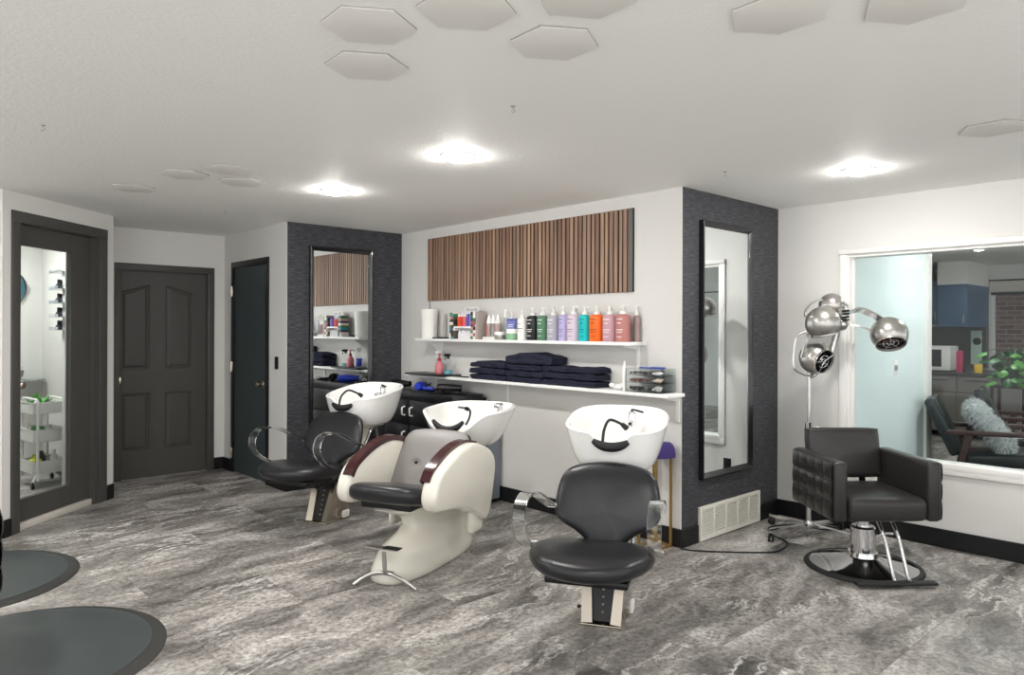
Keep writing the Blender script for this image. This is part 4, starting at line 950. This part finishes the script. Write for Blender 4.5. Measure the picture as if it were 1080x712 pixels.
# ------------------------------------------------------------------ side room seen through the glazed door
def cart():
    t = thing('utility_cart', 'white three tier utility cart behind the glazed door', 'cart', (-4.42, 6.78, 0), RU+.15)
    def basket(z, h):
        b = M()
        for (x0, x1, y0, y1) in ((-.19, .19, -.14, -.136), (-.19, .19, .136, .14), (-.19, -.186, -.14, .14), (.186, .19, -.14, .14)): b.box(x0, x1, y0, y1, z, z+h)
        b.box(-.19, .19, -.14, .14, z, z+.004)
        b.tube(cr([(-.19, -.14, z+h), (.19, -.14, z+h), (.19, .14, z+h), (-.19, .14, z+h)], 1, True), .005, 8, True)
        b.build('basket', K['white'], t)
    for z, h in ((.13, .11), (.42, .11), (.68, .1)): basket(z, h)
    for y in (-.105, .105):
        f = M(); f.tube(cr([(-.205, y, .07), (-.2, y, .2), (-.2, y, .74), (-.185, y, .79), (-.14, y, .81), (.14, y, .81), (.185, y, .79), (.2, y, .74), (.2, y, .2), (.205, y, .07)], 4), .011, 10)
        f.build('side_frame', K['white'], t)
    for x in (-1, 1):
        for y in (-1, 1):
            lg = M().tube([(x*.17, y*.1, .14), (x*.215, y*.15, .065)], .01, 8).build('leg', K['white'], t)
            T = Matrix.Translation((x*.215, y*.15, .026)) @ Matrix.Rotation(pi/2, 4, 'X')
            M().lathe([(0, -.012), (.022, -.012), (.026, -.008), (.026, .008), (.022, .012), (0, .012)], 18, T).tube([(x*.215, y*.15, .03), (x*.215, y*.15, .07)], .006, 8).build('caster', K['plast'], lg)
    return t
ct_ = cart()
cT = Matrix.Translation(ct_.location) @ Matrix.Rotation(ct_.rotation_euler.z, 4, 'Z')
def onc(x, y, z): return (cT @ Vector((x, y, z))).to_tuple()
def potplant(loc, r, label, n=26, hs=.07, potm='pot'):
    t = thing('potted_plant', label, 'plant', loc, 0)
    M().lathe([(0, 0), (r*.7, 0), (r*.95, r*.35), (r, r*.8), (r*.92, r*.85), (r*.85, r*.75), (0, r*.7)], 24).build('pot', K[potm], t)
    f = M()
    for k in range(n):
        an = R.random()*6.28; el = R.uniform(.3, 1.3); ln = hs*R.uniform(.6, 1.1); p0 = Vector((r*.4*cos(an)*R.random(), r*.4*sin(an)*R.random(), r*.75)); d = Vector((cos(an)*cos(el), sin(an)*cos(el), sin(el)))
        sd = d.cross(Vector((0, 0, 1))).normalized()*ln*.16
        f.add([p0, p0+d*ln*.5+sd, p0+d*ln, p0+d*ln*.5-sd, p0+d*ln*.5+Vector((0, 0, .004))], [(0, 1, 4), (1, 2, 4), (2, 3, 4), (3, 0, 4)])
    f.build('leaves', K['leaf'], t, flat=True)
potplant(onc(-.08, 0, .7045-.02), .06, 'small green plant in the top basket of the white cart', 30, .15, 'white')
for x, y, z, c, h, r, l in [(-.1, -.07, .4245, (236, 234, 230), .15, .03, 'tall white bottle in the middle basket of the white cart'), (-.03, -.05, .4245, (150, 120, 90), .13, .035, 'tan jar in the middle basket of the white cart'), (.06, -.08, .1345, (222, 224, 90), .16, .05, 'yellow green tub in the bottom basket of the white cart'), (.13, .05, .1345, (235, 235, 235), .2, .03, 'white bottle in the bottom basket of the white cart'), (.02, -.06, .6845, (230, 228, 224), .13, .022, 'slim white bottle in the top basket of the white cart'), (-.14, .03, .1345, (84, 74, 70), .16, .04, 'brown tub in the bottom basket of the white cart')]:
    t = thing('cart_bottle', l, 'bottle', onc(x, y, z), 0, 'bottles in the white cart'); M().lathe([(0, 0), (r, 0), (r, h*.7), (r*.5, h*.8), (r*.5, h), (0, h)], 18).build('bottle_body', mat('cartb', c, .4), t)
t = M(); t.box(.02, .15, -.1, -.03, 0, .13, .004); tag(t.build('green_box', mat('green_card', (86, 150, 96), .5), None, onc(0, 0, .4245), RU+.15), 'green box in the middle basket of the white cart', 'box')
# polish racks on the partition (room side)
IW = F_-.127*W
def iw(k, d, z): p = IW-k*U-d*W; return (p.x, p.y, z)
rk = thing('polish_rack', 'clear wall rack with rows of nail polish in the side room', 'rack', iw(.9, 0, 1.35), RU)
M().box(-.2, .2, -.006, -.001, 0, .75, .001, 1).build('rack_back', K['acryl'], rk)
tiers = (.1, .22, .35, .48, .64)
for z in tiers: M().box(-.2, .2, -.16, -.006, z, z+.005).box(-.2, .2, -.16, -.157, z, z+.03).build('rack_shelf', mat('clear_ledge', (226, 228, 232), .15, trans=.6), rk)
pol = None; wd = ['lowest', 'second lowest', 'third', 'fourth']
for ti, z in enumerate(tiers[:4]):
    for k in range(6):
        lab = 'small dark nail polish bottle on the %s loaded ledge of the clear rack' % wd[ti]
        loc = iw(.9+.13-.05*k, .03+.022*k, 1.35+z+.0052)
        if pol is None:
            pol = thing('polish_bottle', lab, 'nail polish', loc, RU, 'nail polish bottles on the rack')
            M().lathe([(0, 0), (.02, 0), (.022, .004), (.022, .036), (.01, .044), (0, .044)], 14).build('bottle_body', mat('polish', (62, 66, 84), .2), pol)
            M().lathe([(0, .043), (.0105, .043), (.0085, .085), (0, .086)], 12).build('cap', K['plast'], pol)
        else: dup(pol, loc, RU, lab, 'nail polish bottles on the rack')
sw2 = thing('light_switch', 'black light switch on the side room wall under the polish rack', 'switch', iw(.8, 0, 1.17), RU)
M().box(-.035, .035, -.008, 0, -.06, .06, .003).build('switch_plate', K['black'], sw2)
ck = thing('wall_disc', 'round teal wall disc on the far wall of the side room', 'wall decoration', (kp-.36*W+Vector((0, 0, 1.9))).to_tuple(), RW)
T = Matrix.Rotation(pi/2, 4, 'X')
M().lathe([(0, .0), (.2, .0), (.21, .012), (.2, .03), (.185, .032), (0, .03)], 48, T).build('disc', K['teal'], ck)
M().lathe([(.19, .03), (.205, .034), (.212, .02), (.2, .0)], 48, T).build('disc_rim', K['lam'], ck)
cs = thing('corner_shelf', 'small glass corner shelf in the side room above the cart', 'shelf', (kp).to_tuple(), RW); cs.location.z = .93
M().prism([(-.02, -.015), (-.42, -.015), (-.40, -.12), (-.12, -.3), (-.02, -.32)], -.008, 0, 'z').build('shelf_board', mat('glass_shelf', (206, 220, 216), .1, trans=.7), cs)
M().box(-.06, -.02, -.26, -.015, -.03, -.008, .004).build('bracket', K['steel'], cs)
potplant((kp-.3*W+.13*U).to_tuple()[:2]+(.93,), .11, 'succulent bowl on the glass corner shelf in the side room', 40, .1)
downlight(-4.55, 6.2, 'round ceiling downlight inside the side room, nearer one')
downlight(-5.3, 6.9, 'added unseen ceiling lamp inside the side room, farther one')  # second lamp, out of view, added to brighten the side room

# ------------------------------------------------------------------ room beyond the window
def wbox(s0, s1, e0, e1, z0, z1, bev=0): return M().box(s0, s1, e0, e1, z0, z1, bev)
o = wbox(.41, .53, .141, 1.72, 0, H).build('wall_blue_partition', K['cyan'], None, B, RU, flat=True); o['kind'] = 'structure'
o = wbox(.40, .555, 1.68, 1.82, 0, H, .004).build('trim_1', K['trimw'], None, B, RU); o['kind'] = 'structure'
FE = 6.9
fw = M(); fw.box(-3, -.22, FE, FE+.12, 0, H); fw.box(-.22, 6, FE, FE+.12, 2.22, H); fw.box(-.22, 6, FE, FE+.12, 0, .75); fw.box(1.15, 6, FE, FE+.12, .75, 2.22)
o = fw.build('wall_far', K['wall'], None, B, RU, flat=True); o['kind'] = 'structure'
fw = M(); fw.box(-3.1, -3, 2, 7, 0, H); o = fw.build('wall_kitchen_left', K['wall'], None, B, RU, flat=True); o['kind'] = 'structure'
w2 = struct('window_2', B, RU)
f = M(); f.box(-.22, 1.15, FE-.01, FE+.03, 2.13, 2.2); f.box(-.22, -.18, FE-.01, FE+.06, .75, 2.2); f.box(.38, .5, FE-.01, FE+.06, .75, 2.2); f.box(1.1, 1.15, FE-.01, FE+.06, .75, 2.2); f.build('window_frame', K['trimw'], w2)
f = M().box(-.22, 1.15, FE-.03, FE-.011, 2.0, 2.04); f.build('dark_rail', K['black'], w2)
M().box(-.23, 1.2, FE-.05, FE-.011, 2.04, 2.2, .01).build('blind', K['beige'], w2)
M().box(-.18, 1.12, FE+.02, FE+.026, .75, 2.14).build('pane', K['glass'], w2)
o = M().box(-.3, 6, FE-.02, FE-.001, 2.205, 2.225).build('trim_2', K['black'], None, B, RU); o['kind'] = 'structure'
o = M().box(-2, 5, 8.2, 8.4, 0, 3.2).build('wall_brick_outside', K['brick'], None, B, RU, flat=True); o['kind'] = 'structure'
ld = thing('led_strip', 'violet LED zigzag above the brick wall outside', 'light', wn(.1, 8.19, 2.28), RU)
M().tube([(0, -.01, .03), (.12, -.01, -.06), (.2, -.01, .0), (.34, -.01, .03)], .008, 8).build('led_tube', K['purplel'], ld)
# kitchen
def cabinet_box(name, s0, s1, e0, e1, z0, z1, label, doors):
    t = thing(name, label, 'cabinet', wn(s0, e0, z0), RU)
    M().box(.004, s1-s0, .02, e1-e0, 0, z1-z0, .003, 1).build('cabinet_body', K['navyc'], t)
    n = doors
    for k in range(n):
        w = (s1-s0)/n; dd = M().box(k*w+.003, (k+1)*w-.003, 0, .02, .003, z1-z0-.003, .003).build('door', K['navyc'], t)
        M().box(k*w+w-.05, k*w+w-.035, -.02, 0, .05, .17, .004, 1).build('handle', K['steel'], dd)
    return t
cabinet_box('wall_cupboard', -.62, -.25, 5.85, 6.88, 1.53, 2.12, 'navy wall cupboard under the white soffit beyond the window', 1)
o = wbox(-.62, -.25, 5.85, 6.9, 2.122, H-.001).build('trim_3', K['wall'], None, B, RU, flat=True); o['kind'] = 'structure'
cabinet_box('wall_cupboard', -1.35, -.645, 6.0, 6.88, 1.58, 2.2, 'wider navy wall cupboard left of the one under the soffit', 2)
o = wbox(-3, -.25, 6.78, 6.899, .93, 1.53).build('trim_4', mat('dark_splashback', (74, 72, 70), .25), None, B, RU, flat=True); o['kind'] = 'structure'
kc = thing('kitchen_counter', 'dark kitchen counter with grey fronts beyond the window', 'counter', wn(-1.9, 5.7), RU)
M().box(0, 2.1, 0, 1.05, .86, .9, .004).build('worktop', K['dark'], kc)
M().box(0.02, 2.08, .04, 1.05, .08, .86).build('carcass', K['greyc'], kc)
for k in range(4):
    dd = M().box(.03+k*.515, .52+k*.515, .02, .04, .1, .62, .003, 1).build('door', K['greyc'], kc); d2_ = M().box(.03+k*.515, .52+k*.515, .02, .04, .635, .85, .003, 1).build('drawer', K['greyc'], kc)
    M().box(.12+k*.515, .43+k*.515, -.005, .02, .8, .815, .003, 1).build('handle', K['steel'], d2_)
mw = thing('microwave', 'white framed microwave on the kitchen counter beyond the window', 'microwave', wn(-.68, 5.8, .9), RU)
M().box(-.24, .24, .02, .36, .02, .36, .008).build('microwave_body', K['white'], mw)
M().box(-.24, .24, 0, .02, .02, .36, .004).build('door', K['white'], mw)
M().box(-.2, .13, -.003, .0, .07, .31, .002, 1).build('door_window', K['plast'], mw)
M().box(-.24, .24, .0, .3, 0, .02).build('feet', K['plast'], mw)
for s, e, z, m_, sz, l, n_, ct2 in [(-.33, 5.82, .9, K['redb'], (.07, .07, .3), 'crimson canister on the counter right of the microwave', 'canister', 'canister'), (-.1, 5.8, .9, K['yel'], (.09, .06, .12), 'yellow box at the right end of the kitchen counter', 'yellow_box', 'box')]:
    b = M(); b.box(-sz[0]/2, sz[0]/2, -sz[1]/2, sz[1]/2, 0, sz[2], .008)
    tag(b.build(n_, m_, None, wn(s, e, z), RU), l, ct2)
nt_ = thing('wall_notice', 'pale mint notice with a dark round mark beside the wall cupboard', 'notice', wn(-.36, 6.779, .98), RU)
M().box(-.09, .05, -.006, 0, 0, .5).build('notice_sheet', K['mint'], nt_)
M().lathe([(0, 0), (.055, 0), (.05, .006), (0, .006)], 24, Matrix.Translation((-.01, -.006, .34)) @ Matrix.Rotation(pi/2, 4, 'X')).build('round_mark', K['plast'], nt_)
# armchair with wooden frame, beyond the glass
def armchair(loc, rz, label):
    t = thing('wooden_armchair', label, 'armchair', loc, rz, 'wood framed armchairs beyond the window')
    for sx in (-1, 1):
        x = sx*.32
        f = M(); f.prism([(-.36, .60), (.34, .585), (.36, .6), (.35, .622), (-.36, .642), (-.38, .62)], x-.028, x+.028, 'x', .006, 2)
        fo = f.build('armrest', K['walnut'], t)
        for pts in ([(-.29, .61), (-.23, .61), (-.27, .0), (-.305, .0)], [(.16, .6), (.22, .6), (.36, .0), (.325, .0)]):
            M().prism(pts, x-.018, x+.018, 'x', .004, 1).build('leg', K['walnut'], fo)
        M().prism([(-.28, .30), (.28, .24), (.28, .29), (-.28, .35)], x-.014, x+.014, 'x', .003, 1).build('side_rail', K['walnut'], fo)
    M().box(-.31, .31, -.3, -.27, .28, .34, .004).box(-.31, .31, .22, .25, .24, .29, .004).build('cross_rail', K['walnut'], t)
    T = Matrix.Translation((0, -.03, .375)) @ Matrix.Rotation(radians(-5), 4, 'X')
    M().box(-.28, .28, -.3, .27, -.055, .06, .03, 4, T).build('seat_cushion', K['leatherg'], t, ang=60)
    T = Matrix.Translation((0, .29, .42)) @ Matrix.Rotation(radians(-24), 4, 'X')
    M().box(-.28, .28, -.05, .05, -.02, .5, .03, 4, T).build('back_cushion', K['leatherg'], t, ang=60)
    return t
AL = Vector((4.21, 6.25, 0)); ARZ = radians(57)
ac = armchair(AL, ARZ, 'dark leather armchair with wooden frame holding a fluffy cushion, just beyond the window')
dup(ac, (5.26, 7.2, 0), radians(55), 'second dark wood framed armchair standing behind the one with the cushion, beyond the window')
fc = thing('fluffy_cushion', 'shaggy pale grey cushion leaning in the armchair beyond the window', 'cushion', (Matrix.Translation(AL) @ Matrix.Rotation(ARZ, 4, 'Z') @ Vector((0.02, .03, .47))).to_tuple(), ARZ)
cu = M(); TT = Matrix.Translation((0, .02, .17)) @ Matrix.Rotation(radians(-38), 4, 'X')
osq = cr([(-.235, -.235), (0, -.225), (.235, -.235), (.225, 0), (.235, .235), (0, .225), (-.235, .235), (-.225, 0)], 6, True)
base_p = M().pillow([(v.x, v.y) for v in osq], .15, lambda q: TT @ Vector((q.x, -q.z, q.y)), pe=.4, pz=.9, rows=18)
bmesh.ops.recalc_face_normals(base_p.bm, faces=base_p.bm.faces[:]); base_p.bm.normal_update()
fur = M()
for v in base_p.bm.verts:
    for q in range(3):
        n_ = (v.normal+Vector((R.uniform(-.6, .6), R.uniform(-.6, .6), R.uniform(-.9, .3)))).normalized(); ln = R.uniform(.025, .05); p = v.co+Vector((R.uniform(-.012, .012), R.uniform(-.004, .004), R.uniform(-.012, .012)))
        sd = n_.orthogonal().normalized()*.0055; s2 = n_.cross(sd)
        fur.add([p+sd, p-sd*.5+s2*.8, p-sd*.5-s2*.8, p+n_*ln+Vector((0, 0, -.008))], [(0, 1, 3), (1, 2, 3), (2, 0, 3)])
base_p.build('cushion_body', K['fur'], fc, ang=80); fur.build('fur', K['fur'], fc, flat=True)
# big plant on a dark stand and a white bench
PX = Vector((5.66, 8.15, 0))
pl = thing('leafy_plant', 'large leafy green plant in front of the brick view at the right edge', 'plant', PX.to_tuple(), 0)
M().lathe([(0, .86), (.09, .86), (.12, .95), (.125, 1.03), (.11, 1.03), (.1, .98), (0, .97)], 28).build('pot', mat('dark_pot', (60, 66, 66), .5), pl)
stm = M(); lv = M(); lv2 = M()
for k in range(46):
    an = R.random()*6.28; rad_ = R.uniform(.05, .34); zt = 1.0+R.uniform(-.08, .3)-(rad_*.25)
    tip = Vector((rad_*cos(an), rad_*sin(an), zt)); stm.tube(cr([(0, 0, .98), (tip.x*.5, tip.y*.5, max(1.05, zt+.02)), tip], 4), .004, 6)
    d = Vector((cos(an+R.uniform(-.5, .5)), sin(an+R.uniform(-.5, .5)), R.uniform(-.9, .0))).normalized(); sd = d.cross(Vector((0, 0, 1))).normalized(); up = sd.cross(d); ln = R.uniform(.1, .17)
    out = [(0, 0), (.1, .28), (.32, .42), (.6, .36), (.85, .18), (1, 0)]
    V = [tip+d*ln*u_+up*.02*(1-abs(2*u_-1)) for u_, _ in out]+[tip+d*ln*u_+sd*ln*w_-up*.015 for u_, w_ in out[1:-1]]+[tip+d*ln*u_-sd*ln*w_-up*.015 for u_, w_ in out[1:-1]]
    F = [(0, 6, 1), (1, 6, 7, 2), (2, 7, 8, 3), (3, 8, 9, 4), (4, 9, 5), (0, 1, 10), (1, 2, 11, 10), (2, 3, 12, 11), (3, 4, 13, 12), (4, 5, 13)]
    (lv if k % 2 else lv2).add(V, F)
stm.build('stems', K['leafd'], pl); lv.build('leaves', K['leaf'], pl, ang=60); lv2.build('leaves', K['leafd'], pl, ang=60)
ps = thing('plant_stand', 'dark plant stand under the leafy plant', 'stand', PX.to_tuple(), RU)
p = M(); p.box(-.17, .17, -.17, .17, .83, .858, .004); p.build('stand_top', K['walnut'], ps)
for x in (-.15, .15):
    for y in (-.15, .15): M().box(x-.016, x+.016, y-.016, y+.016, 0, .83, .002, 1).build('leg', K['walnut'], ps)
wb = thing('white_bench', 'low white bench behind the armchairs beyond the window', 'bench', wn(1.3, 5.2), RU)
M().box(-.7, 1.2, -.25, .25, .42, .5, .02, 3).build('bench_top', K['white'], wb)
for x in (-.6, 1.1): M().box(x-.03, x+.03, -.2, .2, 0, .42, .004).build('leg', K['white'], wb)
sw3 = thing('light_switch', 'white double switch on the pale blue wall beyond the glass', 'switch', wn(.53, .99, 1.16), RW)
M().box(-.045, .045, -.007, 0, -.065, .065, .003).build('switch_plate', K['white'], sw3)
for x in (-.02, .02): M().box(x-.01, x+.01, -.012, -.006, -.022, .022, .002, 1).build('rocker', K['greyc'], sw3)
for s, e, l in ((1.35, 1.3, 'added unseen ceiling lamp beyond the window, nearer one'), (.3, 4.2, 'round ceiling downlight over the kitchen beyond the window'), (3.2, 3.6, 'round ceiling downlight beyond the window, right hand one')):  # first entry: unseen lamp added to brighten the pale blue partition
    p = wn(s, e); downlight(p[0], p[1], l)

# ------------------------------------------------------------------ light
wld = bpy.data.worlds.new('World'); S.world = wld; wld.use_nodes = True
nt = wld.node_tree; bg = nt.nodes['Background']; bg.inputs[1].default_value = 1.0
tc = nt.nodes.new('ShaderNodeTexCoord'); sx_ = nt.nodes.new('ShaderNodeSeparateXYZ'); nt.links.new(tc.outputs['Generated'], sx_.inputs[0])
mr = nt.nodes.new('ShaderNodeMapRange'); mr.inputs[1].default_value = -.35; mr.inputs[2].default_value = .35; nt.links.new(sx_.outputs['Z'], mr.inputs[0])
mx = nt.nodes.new('ShaderNodeMix'); mx.data_type = 'RGBA'; mx.inputs[6].default_value = (2.9, 2.93, 2.96, 1); mx.inputs[7].default_value = (.75, .76, .78, 1)
nt.links.new(mr.outputs[0], mx.inputs[0]); nt.links.new(mx.outputs[2], bg.inputs[0])   # made-up glow from below the horizon lifts the ceiling; softer sky above

# ------------------------------------------------------------------ camera
cam = bpy.data.cameras.new('camera'); co = bpy.data.objects.new('camera', cam); COL.objects.link(co)
co.location = (0, 0, 1.4689); co.rotation_euler = (pi/2, -.0033, 0)
cam.sensor_width = 36; cam.sensor_fit = 'HORIZONTAL'; cam.lens = 758.55/1080*36; cam.shift_y = -8.24/1080; cam.clip_start = .02
S.camera = co
S.view_settings.view_transform = 'Standard'; S.view_settings.look = 'None'; S.view_settings.exposure = 0.25; S.view_settings.gamma = 1; S.view_settings.use_curve_mapping = False
S.cycles.use_denoising = True
